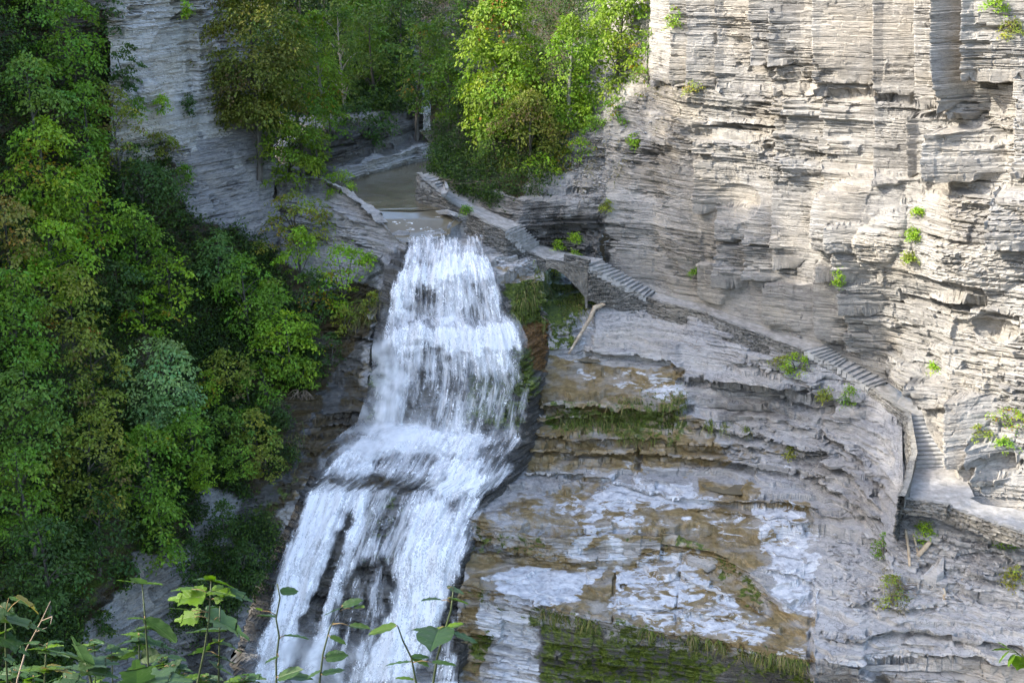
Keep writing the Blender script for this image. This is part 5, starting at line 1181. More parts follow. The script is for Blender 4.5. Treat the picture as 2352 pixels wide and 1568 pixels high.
# --- left cliff side and spur
for a in [
 (585, 110, 103.8, 230, 350, 'olive', 'large olive green tree hiding the right side of the left cliff', 'tan', .14, 'broad', .2, 1.4),
 (545, 215, 103.2, 130, 140, 'olive', 'bronze tinged lower tree under the large olive tree beside the left cliff', 'tan', .22, 'broad', .19, 1.2),
 (625, 290, 104.6, 110, 150, 'green', 'green tree stepping down under the large olive tree', 'none', 0, 'broad', .18, 1.2),
 (680, 190, 108.5, 120, 300, 'green', 'tall green tree behind the right side of the large olive tree', 'gold', .06, 'broad', .2, 1.4),
 (665, 345, 103.6, 170, 150, 'bright', 'light green tree at the top of the rock spur', 'lime', .15, 'broad', .18, 1.2),
 (725, 325, 105.0, 80, 140, 'lime', 'pale yellow green sapling beside the pool above the rock spur', 'none', 0, 'broad', .16, 1.3)]:
    tree(*a, group=UC)
for a in [
 (780, 425, 103.6, 90, 70, 'lime', 'yellow green bush along the back edge of the rock spur', 'none', 0),
 (680, 500, 99.8, 160, 130, 'olive', 'olive tinged bush clinging to the face of the rock spur', 'gold', .2),
 (690, 590, 97.0, 100, 140, 'bright', 'bright fern like sapling in the corner of the rock spur', 'none', 0),
 (730, 690, 94.0, 120, 170, 'dark', 'dark trailing shrub under the bright bush of the rock spur', 'gold', .1),
 (790, 640, 94.2, 140, 170, 'bright', 'bright leafy bush at the foot of the rock spur near the waterfall', 'gold', .15),
 (790, 735, 92.0, 60, 60, 'olive', 'small olive tuft hanging from the wet ledge left of the waterfall', 'none', 0),
 (855, 700, 92.0, 50, 60, 'olive', 'straw coloured grassy shrub beside the upper left edge of the waterfall', 'gold', .3),
 (845, 590, 95.0, 34, 24, 'lime', 'tiny lime tuft on the rock spur close to the waterfall lip', 'none', 0)]:
    tree(*a, leaf=.17, dens=1.15, cat='shrub', name='shrub', group='shrubs on the rock spur', shrub=True)
for a in [
 (285, 150, 96.3, 90, 110, 'dark', 'dark viny shrub on the left shoulder of the grey cliff', 'none', 0),
 (240, 25, 98.0, 90, 110, 'dark', 'dark green shrub at the top left corner of the grey cliff', 'none', 0),
 (310, 245, 96.2, 60, 50, 'green', 'green shrub on the cliff under the dark viny shrub', 'none', 0),
 (372, 240, 98.6, 40, 40, 'bright', 'little bright shrub beside the boulder on the grey cliff', 'none', 0),
 (432, 240, 101.2, 18, 60, 'dark', 'narrow ivy strip in the middle of the grey cliff', 'none', 0),
 (425, 400, 98.6, 42, 44, 'green', 'round green shrub low on the grey cliff', 'none', 0),
 (370, 330, 98.0, 90, 50, 'olive', 'thin dry shrub on a ledge of the grey cliff', 'tan', .3),
 (490, 455, 100.8, 34, 22, 'olive', 'tiny tuft low in the middle of the grey cliff', 'none', 0),
 (480, 500, 99.6, 22, 30, 'dark', 'tiny dark tuft near the base of the grey cliff', 'none', 0),
 (425, 18, 102.8, 20, 40, 'bright', 'small bright plant on the overhang at the top of the grey cliff', 'none', 0),
 (590, 565, 98.6, 90, 16, 'olive', 'thin yellow row of plants on the seam at the base of the grey cliff', 'gold', .3)]:
    tree(*a, leaf=.16, dens=1.2, cat='shrub', name='shrub', group='shrubs on the grey cliff', shrub=True)
# --- left bank
for a in [
 (60, 60, 95, 210, 190, 'green', 'broad green tree in the top left corner of the picture', 'none', 0, 'broad', .2, 1.3),
 (170, 110, 93.5, 150, 220, 'green', 'green tree just left of the grey cliff at the top edge', 'lime', .1, 'broad', .2, 1.2),
 (70, 230, 89, 220, 200, 'cool', 'dusky green tree at the left edge above the golden maple', 'none', 0, 'broad', .2, 1.3),
 (265, 300, 93.2, 130, 200, 'olive', 'thin rusty olive tree in front of the left cliff', 'tan', .3, 'broad', .16, .9),
 (200, 300, 91, 130, 220, 'green', 'tall green tree between the golden maple and the rusty olive tree', 'none', 0, 'broad', .19, 1.2),
 (330, 445, 92.2, 200, 150, 'dark', 'dark spreading tree at the foot of the left cliff', 'none', 0, 'broad', .18, 1.3),
 (100, 380, 84, 190, 230, 'yellow', 'golden green maple with orange leaves on the left bank', 'gold', .14, 'broad', .2, 1.35),
 (205, 470, 86, 160, 200, 'bright', 'fresh green tree right of the golden maple', 'gold', .06, 'broad', .19, 1.3),
 (315, 560, 88.5, 150, 170, 'green', 'olive green drooping tree under the dark spreading tree', 'tan', .08, 'broad', .18, 1.25),
 (20, 540, 78, 130, 190, 'brown', 'brownish turning tree at the left edge below the golden maple', 'orange', .12, 'broad', .18, 1.2),
 (120, 600, 79, 190, 200, 'bright', 'bright green maple with scattered orange leaves low on the left bank', 'orange', .07, 'broad', .19, 1.3),
 (500, 600, 94.2, 130, 150, 'blue', 'dark bluish tree close under the base of the grey cliff', 'none', 0, 'broad', .18, 1.3),
 (560, 670, 92.2, 140, 180, 'green', 'mid green tree in the centre of the bank below the cliff', 'none', 0, 'broad', .18, 1.35),
 (630, 720, 91.2, 130, 170, 'green', 'green tree below the rock spur with dense foliage', 'lime', .08, 'broad', .18, 1.3),
 (660, 790, 89.6, 150, 160, 'bright', 'light green tree reaching a long branch towards the waterfall', 'none', 0, 'broad', .18, 1.35),
 (390, 650, 87.5, 150, 170, 'lime', 'airy yellow green tree in the middle of the left bank', 'none', 0, 'broad', .18, .8),
 (330, 730, 84.6, 130, 100, 'bright', 'low yellow green branches left of the airy tree', 'gold', .08, 'broad', .18, .8),
 (270, 650, 83.5, 110, 110, 'dark', 'dark rounded tree behind the airy yellow green tree', 'none', 0, 'broad', .18, 1.3),
 (165, 690, 77.6, 180, 180, 'olive', 'olive green tree with rusty tips above the patch of grey rock', 'orange', .06, 'broad', .18, 1.2),
 (40, 730, 73, 180, 230, 'green', 'green tree at the left edge halfway down the picture', 'none', 0, 'broad', .18, 1.3),
 (375, 880, 79.5, 190, 220, 'pale', 'pale bluish green tree with soft foliage on the lower left bank', 'none', 0, 'broad', .18, 1.4),
 (215, 860, 75, 140, 190, 'olive', 'rust tinged olive tree left of the pale bluish green tree', 'tan', .16, 'broad', .17, 1.2),
 (60, 930, 69, 190, 230, 'cool', 'deep green tree at the left edge below the middle', 'none', 0, 'broad', .18, 1.3),
 (210, 1060, 71.2, 190, 240, 'olive', 'tall olive tree with a thin dark trunk in the lower left', 'tan', .06, 'broad', .17, 1.25),
 (345, 1080, 74.4, 170, 220, 'green', 'green tree with loose hanging foliage below the pale tree', 'gold', .04, 'broad', .17, 1.25),
 (440, 1000, 78.6, 140, 170, 'green', 'green tree right of and below the pale bluish tree', 'none', 0, 'broad', .17, 1.3),
 (45, 1120, 64.5, 180, 230, 'green', 'bright topped green tree at the lower left edge', 'lime', .12, 'broad', .17, 1.3),
 (230, 1220, 69.5, 170, 200, 'dark', 'dark shaded tree above the lower rock face', 'gold', .03, 'broad', .17, 1.2),
 (370, 1220, 72.6, 130, 170, 'green', 'leafy tree hanging over the top of the lower rock face', 'none', 0, 'broad', .17, 1.2),
 (100, 1290, 62, 220, 220, 'dark', 'deep shadowed tree behind the foreground leaves at lower left', 'none', 0, 'broad', .17, 1.1)]:
    tree(*a, group=LC)
for a in [
 (525, 850, 87.0, 130, 110, 'olive', 'twiggy olive bush under the light green branching tree', 'tan', .15),
 (480, 890, 84.5, 60, 90, 'lime', 'narrow yellow bush right of the pale bluish tree', 'gold', .3),
 (575, 910, 86.6, 120, 90, 'green', 'grey green bush above the dead roots left of the waterfall', 'tan', .1),
 (690, 850, 88.6, 110, 90, 'green', 'green bush under the tree nearest the waterfall', 'none', 0),
 (520, 980, 82.6, 110, 100, 'cool', 'dusky bush on the lower bank right of the hanging foliage', 'none', 0),
 (590, 990, 83.6, 130, 110, 'olive', 'grassy olive bush on the open bank left of the waterfall foot', 'none', 0),
 (640, 950, 85.6, 80, 70, 'dark', 'dark low bush near the bank edge above the waterfall foot', 'none', 0),
 (550, 1060, 80.4, 110, 90, 'green', 'bright grassy bush at the bottom of the open bank', 'lime', .1),
 (460, 1075, 79.0, 80, 90, 'bright', 'fresh green bush above the lower rock ledges', 'none', 0),
 (515, 1190, 77.2, 60, 90, 'dark', 'dark ivy bush in the cleft of the lower rock ledges', 'lime', .06),
 (560, 1290, 77.2, 90, 110, 'dark', 'mossy dark bush beside the left stream of the waterfall', 'none', 0),
 (440, 1290, 74.4, 80, 120, 'dark', 'dark creeper under the hanging tree right of the lower rock face', 'none', 0),
 (240, 1430, 69.6, 60, 60, 'dark', 'low dark creeper on the lower rock face', 'lime', .08),
 (320, 1470, 70.2, 60, 50, 'green', 'small green creeper near the bottom of the lower rock face', 'none', 0)]:
    tree(*a, leaf=.16, dens=1.2, cat='bush', name='bush', group='bushes on the left bank', shrub=True)
for a in [
 (760, 810, 90.6, 80, 100, 'dark', 'dark trailing bush on the rock just left of the tall tier of the waterfall', 'gold', .08),
 (610, 870, 88.2, 120, 110, 'green', 'broad green bush filling the bank under the reaching branch', 'none', 0),
 (700, 760, 91.2, 80, 90, 'green', 'small leafy bush between the rock spur and the reaching branch', 'none', 0),
 (610, 1060, 81.8, 110, 80, 'olive', 'dry grassy bush at the edge of the open bank', 'tan', .3)]:
    tree(*a, leaf=.16, dens=1.2, cat='bush', name='bush', group='bushes on the left bank', shrub=True)
# --- small plants on the sunny cliff, walls and slope
def plantlet(px, py, wpx, hpx, col, label, acc='none', accf=.2, leaf=.13, dens=1.1, off=.25, cat='shrub', group='small plants on the cliff and walls'):
    p = hit(px, py, off); tree(px, py, float(p[1]), wpx, hpx, col, label, acc, accf, leaf=leaf, dens=dens, cat=cat, name='shrub', group=group, shrub=True)
for a in [
 (1590, 200, 60, 26, 'olive', 'dry flowering shrub on the bench at the left end of the sunny cliff', 'gold', .3),
 (1545, 35, 40, 50, 'bright', 'green plant at the top of the sunny cliff near the bright tree', 'tan', .2),
 (2290, 10, 70, 30, 'lime', 'yellow green bush at the top right of the sunny cliff', 'none', 0),
 (2325, 60, 60, 50, 'olive', 'dry grassy bush near the top right corner of the cliff', 'tan', .3),
 (2110, 484, 20, 14, 'bright', 'tiny bright plant on the rounded pale part of the cliff', 'none', 0),
 (1925, 632, 20, 36, 'bright', 'small green plant in a crack of the cliff above the path', 'none', 0),
 (2100, 535, 30, 16, 'lime', 'tiny faded plant on the pale cliff bulge', 'none', 0),
 (2090, 590, 24, 20, 'olive', 'tiny olive plant below the pale cliff bulge', 'none', 0),
 (1600, 622, 24, 12, 'green', 'tiny plant on the cliff over the long stairs', 'none', 0),
 (1830, 832, 80, 48, 'bright', 'lush ferny plant on the wall above the middle staircase', 'lime', .15),
 (1800, 830, 60, 24, 'olive', 'dry grass clump left of the lush ferny plant', 'tan', .5),
 (1950, 905, 30, 44, 'green', 'green plant on the curved wall below the middle staircase', 'none', 0),
 (1896, 905, 30, 24, 'olive', 'pale trailing plant under the jutting ledge', 'tan', .3),
 (1822, 1030, 34, 30, 'olive', 'small olive plant on the grey rock face', 'none', 0),
 (2320, 960, 110, 44, 'yellow', 'golden shrub on the right edge above the stair landing', 'orange', .4),
 (2250, 985, 60, 30, 'olive', 'rusty low shrub left of the golden shrub', 'orange', .3),
 (2310, 1015, 50, 24, 'bright', 'small green shrub beneath the golden shrub', 'none', 0),
 (2145, 842, 24, 20, 'bright', 'tiny green plant above the rounded rock by the stairs', 'none', 0),
 (2032, 1250, 50, 66, 'green', 'green shrub with red tips at the corner below the parapet wall', 'orange', .15),
 (2125, 1220, 34, 50, 'bright', 'small green shrub under the stair landing', 'none', 0),
 (2050, 1360, 76, 96, 'olive', 'big dry grassy shrub on the lower right slope', 'tan', .4),
 (2315, 1240, 60, 40, 'green', 'green shrub below the path at the right edge', 'none', 0),
 (2330, 1320, 50, 50, 'olive', 'brown tinted shrub at the right edge of the lower slope', 'orange', .2),
 (1320, 595, 44, 40, 'bright', 'ferny plant growing over the parapet of the arch bridge', 'none', 0),
 (1270, 625, 36, 36, 'olive', 'straw coloured grass clump at the left foot of the arch bridge', 'gold', .2),
 (1070, 480, 26, 14, 'green', 'tiny green plant beside the dark wall near the pool', 'none', 0),
 (985, 468, 34, 34, 'olive', 'small dark shrub at the foot of the curved wall in the creek', 'none', 0),
 (1395, 470, 30, 22, 'olive', 'tiny shrub on the corner of the cliff above the corner seep', 'none', 0),
 (1320, 545, 26, 16, 'lime', 'tiny yellow green plant on the dark seep wall', 'none', 0),
 (1285, 560, 26, 20, 'lime', 'tiny plant low on the dark seep wall above the bridge', 'none', 0)]:
    plantlet(*a)

# --- ground cover and hanging grass that nobody could count
def scatter(name, P, mask, n, col, label, leaf=.2, lift=.25, acc=None, kind='stuff', up_=.6):
    g = np.random.default_rng(len(name)+n)
    pts = P[mask]; nn = normals(blur(P, 4))[mask]
    i = g.integers(0, len(pts), n//14)
    cl = pts[i]+nn[i]*g.random((len(i), 1))*lift
    idx = np.repeat(np.arange(len(i)), 14); m = len(idx)
    pos = cl[idx]+g.normal(0, .28, (m, 3))+nn[i][idx]*.12
    nr = nn[i][idx]*.6+np.array([0, 0, up_])+g.normal(0, .4, (m, 3))
    ax = g.normal(0, 1, (m, 3)); ax[:, 2] -= .3
    V, Fc = leaf_quads(pos, ax, nr, leaf*(.6+.8*g.random(m)), .6)
    c = 1.2*np.array(PAL[col])*(.6+.8*g.random(len(i)))[idx][:, None]*(.75+.5*g.random(m))[:, None]
    if acc:
        k = (g.random(len(i)) < .25)[idx]; c[k] = np.array(PAL[acc])*(.7+.5*g.random(k.sum()))[:, None]
    o = mesh_obj(name, V, Fc, M['leaf'], attrs={'col': np.repeat(c, 4, 0)}); return tag(o, label, None, None, kind)
pxb, pyb = proj(Pb)
vb = poly_mask(pxb, pyb, [(-400, -300), (330, 100), (380, 300), (420, 480), (600, 560), (700, 720), (740, 860), (640, 960), (690, 1040), (560, 1150), (450, 1080), (450, 1250), (380, 1270), (330, 1270), (230, 1400), (170, 1470), (100, 1800), (-500, 1900)], 14)
vb2 = poly_mask(pxb, pyb, [(480, 1180), (620, 1180), (640, 1300), (560, 1400), (480, 1420), (400, 1560), (300, 1560), (440, 1300)], 14)
msk = (vb*(.5+.5*sstep(-.4, .2, fbm(Pb[..., 0]*.3, Pb[..., 1]*.3, Pb[..., 2]*.3, 3, 5))) > .5) & (Pb[..., 2] < 4) & (pxb > -250)
scatter('undergrowth', Pb, msk, 150000, 'dark', 'dark green undergrowth covering the steep left bank', .2, .5, 'green')
scatter('undergrowth', Pb, (vb2*(.5+.5*sstep(-.2, .3, fbm(Pb[..., 0]*.5, Pb[..., 1]*.5, Pb[..., 2]*.5, 3, 6))) > .55), 12000, 'dark', 'low dark creepers on the wet ledges of the left bank', .16, .3, 'green')
pxh, pyh = proj(Ph)
scatter('undergrowth', Ph, (pyh > -60) & (pyh < 452-.0*pxh) & (pxh < 1330-.35*(pyh-250)), 50000, 'dark', 'dark undergrowth below the trees beside the upper path', .18, .6, 'green')
pxu, pyu = proj(Pu)
scatter('undergrowth', Pu, (pyu > -80) & (pyu < 262) & (pxu < 945), 46000, 'dark', 'dark forest undergrowth up the gorge', .3, 1.2, 'cool')
g = np.random.default_rng(5)
def rim_wood():
    "woods along the rim of the left bank, out of view, their tops set to shape the shade on the cliff"
    Vs, Fs, Cs, b = [], [], [], 0
    for i, (y, top) in enumerate([(84, 22), (80.5, 28.5), (76.5, 27), (73, 24.2), (70, 26), (67, 22.2), (64, 25.3), (61, 21.5), (57.5, 20.2), (54, 18.6), (50.5, 19.4), (46, 20.5), (41, 23), (35, 22), (88, 15), (93, 11)]):
        for k in range(2):
            V, Fc, c, _ = crown_mesh((-50.5-3*k, y+1.5*k, top-3.2-k*.4), 2.3, 2.3, 3.2, 'green', leaf=.34, dens=1.1, seed=300+i*2+k)
            Vs.append(V); Fs.append(Fc+b); Cs.append(c); b += len(V)
    o = mesh_obj('woods', np.concatenate(Vs), np.concatenate(Fs), M['leaf'], attrs={'col': np.concatenate(Cs)})
    tag(o, 'unseen woods along the left rim, shading the gorge', None, None, 'stuff')
rim_wood()
def grass(lines, n, lmin, lmax, label, cols, hang=1.):
    g = np.random.default_rng(n); V = []; Fq = []; Cc = []; b = 0
    for ln, wgt, spread in lines:
        ln = np.array(ln, float); l = np.concatenate([[0], np.cumsum(np.hypot(*np.diff(ln, axis=0).T))]); 
        for k in range(int(2.3*n*wgt*l[-1]/100)):
            u = g.random()*l[-1]; q = np.array([np.interp(u, l, ln[:, 0]), np.interp(u, l, ln[:, 1])])
            if vnoise(np.array(q[0]/13.), np.array(q[1]/11.), seed=4) < .02+.4*g.random()-.2: continue
            q = q+g.normal(0, spread, 2)*np.array([.4, 1])
            p = hit(q[0], q[1], .02)
            L = lmin+(lmax-lmin)*g.random()**1.5; w_ = .022+.02*g.random()
            d = np.array([g.normal(0, .6), -1.+g.normal(0, .4), .25+g.normal(0, .25)]); d /= np.linalg.norm(d); s = np.cross(d, [0, 0, 1]); s /= np.linalg.norm(s)
            c = np.array(cols[g.integers(len(cols))])*(.6+.7*g.random())
            P = [p]; v = d*L*.42
            for j in range(3): P.append(P[-1]+v); v = v+np.array([0, 0, -L*.36*hang]); v *= .95
            for j, pp in enumerate(P):
                ww = w_*(1-j/3.3); V += [pp-s*ww, pp+s*ww]; Cc += [c, c]
            for j in range(3): Fq.append([b+2*j, b+2*j+1, b+2*j+3, b+2*j+2])
            b += 8
    o = mesh_obj('grass', np.array(V), np.array(Fq), M['grass'], attrs={'col': np.array(Cc)}); tag(o, label, None, None, 'stuff')
GC = [(.09, .13, .015), (.13, .16, .022), (.06, .09, .012), (.22, .19, .07)]
grass([([(1165, 655), (1215, 640), (1265, 628)], 2.6, 14), ([(1170, 690), (1250, 680), (1320, 690)], 2.2, 18), ([(1250, 660), (1300, 705), (1350, 690)], 1.5, 9), ([(1290, 720), (1345, 710)], 1.2, 8), ([(1180, 730), (1260, 725)], 1.2, 8)], 120, .25, .95, 'long green grass hanging from the mossy ledge under the bridge', GC)
grass([([(1395, 945), (1470, 925), (1575, 918)], 2.2, 13), ([(1260, 960), (1400, 970), (1570, 975)], 1.6, 12), ([(1600, 972), (1720, 985)], 1., 6), ([(1420, 1000), (1570, 1000)], .8, 8)], 110, .2, .65, 'green grass tufts hanging along the middle wet ledge', GC)
grass([([(1440, 1440), (1560, 1462), (1660, 1482)], 1.9, 7), ([(1660, 1490), (1850, 1525)], 1.1, 7), ([(1230, 1400), (1400, 1440)], .8, 5), ([(1770, 1500), (1850, 1520)], 1.5, 5)], 120, .18, .6, 'grass tufts fringing the edge of the lowest slab', GC+[(.22, .18, .08)])
grass([([(810, 735), (870, 690)], 2., 12), ([(690, 1010), (620, 1070)], .8, 20), ([(560, 980), (660, 1020)], 1.5, 40)], 110, .3, .9, 'straw green grass on the bank beside the waterfall', [(.10, .11, .025), (.07, .09, .02), (.18, .15, .05)])
grass([([(1380, 330), (1340, 420)], 1.4, 26), ([(1500, 215), (1560, 200)], 1.2, 10), ([(1400, 420), (1440, 350)], 1.2, 20), ([(2030, 1330), (2080, 1390)], 2., 18), ([(2010, 1290), (2040, 1300)], 1.2, 14)], 60, .2, .6, 'dry grass on the talus slopes', [(.20, .17, .08), (.12, .12, .04), (.26, .22, .13)], .5)
# dead roots
def roots(px, py, n, L, label):
    p = hit(px, py, .1); mb = MB(); rr = random.Random(3)
    for k in range(n):
        a = p+np.array([rr.uniform(-.6, .6), rr.uniform(-.3, 0), rr.uniform(0, .4)]); b = a+np.array([rr.uniform(-.9, .9), rr.uniform(-.6, .1), -rr.uniform(.3, 1)*L])
        tube_np(mb, a, b, .035, .01, .2)
    o = mb.build('dead_roots', M['twig']); tag(o, label, 'dead roots')
roots(695, 905, 26, 1.6, 'tangle of pale dead roots on the bank left of the waterfall')
def heap(px, py, label, n=40, spread=.8, mat='twig'):
    p = hit(px, py, .1); mb = MB(); rr = random.Random(5)
    for k in range(n):
        a = p+np.array([rr.gauss(0, spread), rr.gauss(0, .3), rr.uniform(0, .35)]); b = a+np.array([rr.gauss(0, .7), rr.gauss(0, .3), rr.gauss(0, .12)])
        tube_np(mb, a, b, .02, .012, .05)
    o = mb.build('dead_branches', M[mat]); tag(o, label, 'branches')
heap(1060, 425, 'brown brushwood piled behind the top of the path', 60, 1.0)
heap(1120, 430, 'reddish brush under the small bluish tree by the path', 50, .6)
heap(1600, 800, 'dry sticks caught on the rock face below the level path', 16, .5)
heap(2090, 1350, 'dry twigs strewn on the lower right slope', 30, .9)
# ================================================================ plants close to the camera
lipG = sheet([[(-7, 8.2, -7.5), (-2, 8.0, -7.6), (4, 8.0, -7.6), (9, 8, -7.6)], [(-7, 7.4, -4.9), (-2, 7.2, -5.0), (4, 7.2, -5.1), (9, 7.2, -5.0)], [(-7, 5, -3.9), (-2, 5, -3.95), (4, 5, -4), (9, 5, -3.9)], [(-7, 2, -2.6), (-2, 2, -2.6), (4, 2, -2.7), (9, 2, -2.6)], [(-7, -3, -1.7), (-2, -3, -1.7), (4, -3, -1.7), (9, -3, -1.7)]], 60, 60, world=(0, 1, 2, 3, 4), maxrows=14)
lipG[..., 2] += .12*fbm(lipG[..., 0], lipG[..., 1], None, 3, 2)
o = mesh_obj('ground', lipG.reshape(-1, 3), grid_faces(*lipG.shape[:2]), M['soil'], smooth=True); tag(o, 'soil at the edge of the overlook', None, None, 'structure')
def outline(kind, n=25):
    t = np.linspace(0, np.pi, n)         # half outline from tip (0) to base (pi)
    if kind == 'maple':
        r = .40+.20*np.abs(np.cos(1.5*t))**1.3*(t < 2.5)
        r = r+.26*np.exp(-(t/.20)**2)+.22*np.exp(-((t-.95)/.20)**2)+.08*np.exp(-((t-1.9)/.22)**2)
        r = r*(1+.07*np.sign(np.sin(t*17)))*(1-.50*sstep(2.5, np.pi, t))
    elif kind == 'heart':
        r = .52+.05*np.cos(2*t)+.12*np.exp(-(t/.16)**2); r = r*(1-.42*sstep(2.65, np.pi, t)); r *= 1+.012*np.sin(t*40)
    else:   # ovate
        x_ = np.cos(t); return np.stack([(x_+1)/2, .30*np.sin(t)**.9*(1-.28*x_)], -1)
    x_ = r*np.cos(t); y_ = r*np.sin(t)
    x0 = x_.min() if kind != 'maple' else x_[-1]; x1 = x_[0]
    return np.stack([(x_-x0)/(x1-x0), y_/(x1-x0)], -1)
def leaf(parent, base, tip, width, kind, col, roll=0., droop=.12, fold=.25):
    o_ = outline(kind); n = len(o_); cols_ = [0., .35, .7, 1.]
    base = np.array(base); a = (np.array(tip)-base)*.9; L = np.linalg.norm(a); a /= L
    nrm = np.array([0, .12, 1.]); nrm -= a*(nrm@a); nrm /= np.linalg.norm(nrm); sd = np.cross(nrm, a)
    c_, s_ = math.cos(roll), math.sin(roll); sd, nrm = sd*c_+nrm*s_, nrm*c_-sd*s_
    V, UV = [], []
    for sg in (1, -1):
        for k, q in enumerate(cols_):
            for i in range(n):
                x, y = o_[i, 0], o_[i, 1]*q*sg
                xm = x if q else x
                width_ = width
                h = fold*abs(y)-droop*(x**2)-.45*fold*abs(y)**2*2+.015*math.sin(x*22+abs(y)*9)*q
                V.append(base+a*L*xm+sd*L*y*width*(.72 if kind == 'heart' else .8)+nrm*L*h); UV.append((x, y))
    Fq = []
    for s in (0, 1):
        off = s*len(cols_)*n
        for k in range(len(cols_)-1):
            for i in range(n-1):
                f = [off+k*n+i, off+k*n+i+1, off+(k+1)*n+i+1, off+(k+1)*n+i]
                Fq.append(f if s else f[::-1])
    cc = np.array(col)*random.uniform(.85, 1.15); V = np.array(V)
    yl = np.clip(.5+.5*vnoise(V[:, 0]*25, V[:, 1]*25, V[:, 2]*25, seed=2), 0, 1)[:, None]
    cv = cc*(.85+.3*yl)
    return mesh_obj('leaf', V, np.array(Fq), M['bigleaf'], parent, True, {'col': cv}, np.array(UV))
LCOL = dict(b=(.065, .125, .004), g=(.03, .068, .016), p=(.045, .085, .03), y=(.15, .12, .008), d=(.028, .058, .010), m=(.05, .095, .008))
def sapling(name, stem, leaves, Y, label, cat='plant', mat='stem', rad=.006, group='saplings at the overlook edge', petiole='redstem'):
    P = [at(a, b, Y) for a, b in stem]; e = P[-1]-P[-2]; e /= np.linalg.norm(e)
    foot = P[-1]+np.array([e[0]*.15, .05, 0]); foot[2] = -3.0-.2*Y; P.append(foot)
    root = empty(name, tuple(map(float, foot)), label, cat, group)
    mb = MB(); mb.tube(P, [rad*(.55+.45*i/(len(P)-1)) for i in range(len(P))], 7, True); mb.build('stem', M[mat], root, True)
    sl = np.array(stem, float)
    pm = MB()
    for lf in leaves:
        (bx, by), (tx, ty), kind, col, wd, roll = lf[:6]; dy = lf[6] if len(lf) > 6 else random.uniform(-.05, .05)
        A_ = at(bx, by, Y+random.uniform(-.02, .02)); B_ = at(tx, ty, Y+dy)
        leaf(root, A_, B_, wd, kind, LCOL[col], roll, random.uniform(.05, .18), random.uniform(.1, .35))
        # petiole to the nearest point of the stem, a little lower
        best = min(((Vector(P[i]).lerp(Vector(P[i+1]), t/6)) for i in range(len(P)-2) for t in range(7)), key=lambda q: (q-Vector(A_)).length+max(0, q.z-A_[2])*.7)
        if (best-Vector(A_)).length > .012:
            md = (best+Vector(A_))/2+Vector((0, 0, .008)); pm.tube([best, md, Vector(A_)], [.0022, .0018, .0016], 5)
    if pm.v: pm.build('petiole', M[petiole], root, True)
    return root
Lf = lambda b, t, k='maple', c='b', w=1., r=0., *dy: (b, t, k, c, w, r, *dy)
sapling('sapling', [(327, 1343), (334, 1430), (340, 1520), (345, 1575)], [Lf((326, 1341), (262, 1326), 'ovate', 'b', 1.0, .3), Lf((328, 1341), (379, 1338), 'ovate', 'b', .9, -.3), Lf((326, 1342), (304, 1322), 'heart', 'p', 1.1, 0, -.10), Lf((333, 1420), (416, 1470), 'ovate', 'p', 1.15, -.7), Lf((331, 1422), (288, 1416), 'ovate', 'b', 1., .2), Lf((336, 1440), (297, 1443), 'maple', 'b', .8, .2), Lf((334, 1443), (372, 1440), 'maple', 'b', .7, .0)], 5.4, 'tall sapling topped by a crossed pair of leaves before the lower rock face')
sapling('sapling', [(485, 1334), (480, 1420), (470, 1490), (452, 1575)], [Lf((483, 1333), (440, 1326), 'maple', 'p', .8, .2), Lf((486, 1333), (546, 1346), 'maple', 'b', .9, -.2), Lf((484, 1334), (478, 1316), 'heart', 'b', 1., 0, -.08), Lf((455, 1371), (376, 1373), 'maple', 'b', 1.0, -.4), Lf((440, 1352), (388, 1350), 'maple', 'b', .6, 0), Lf((494, 1357), (545, 1365), 'maple', 'b', .9, .2), Lf((530, 1362), (588, 1380), 'maple', 'p', .7, .3), Lf((498, 1378), (520, 1366), 'maple', 'b', .9, .9), Lf((447, 1416), (392, 1422), 'maple', 'b', 1.0, -.6), Lf((440, 1402), (380, 1390), 'ovate', 'p', .9, .4), Lf((446, 1410), (464, 1408), 'heart', 'm', .9, 0)], 5.3, 'sapling with bright toothed leaves beside the crossed leaf sapling')
sapling('sapling', [(505, 1392), (504, 1470), (502, 1575)], [Lf((505, 1394), (480, 1395), 'heart', 'd', 1, .4), Lf((492, 1423), (592, 1464), 'maple', 'p', .8, .3), Lf((503, 1476), (566, 1491), 'maple', 'm', .6, 0), Lf((502, 1474), (470, 1478), 'maple', 'b', .7, 0), Lf((503, 1450), (417, 1448), 'maple', 'p', .75, .3), Lf((502, 1510), (545, 1520), 'maple', 'g', .8, 0), Lf((503, 1506), (460, 1500), 'maple', 'g', .9, .3), Lf((472, 1494), (424, 1500), 'maple', 'g', .9, .8), Lf((500, 1530), (476, 1510), 'maple', 'g', 1., .3), Lf((500, 1535), (540, 1548), 'ovate', 'b', 1., 0)], 5.7, 'slim sapling with drooping grey green leaves behind the bright toothed one')
sapling('sapling', [(637, 1340), (643, 1372), (634, 1420), (641, 1460), (634, 1520), (635, 1575)], [Lf((644, 1361), (692, 1354), 'heart', 'g', 1., .5), Lf((633, 1418), (585, 1408), 'heart', 'g', .9, .3), Lf((600, 1402), (584, 1394), 'ovate', 'b', .9, .2), Lf((652, 1460), (717, 1461), 'heart', 'g', .8, -.3), Lf((640, 1508), (602, 1524), 'heart', 'g', .7, .1), Lf((641, 1550), (730, 1557), 'heart', 'p', .7, .2), Lf((640, 1556), (700, 1530), 'heart', 'g', .9, .5)], 5.2, 'dark zigzag stem with round leaves crossing the left stream of the waterfall', rad=.005)
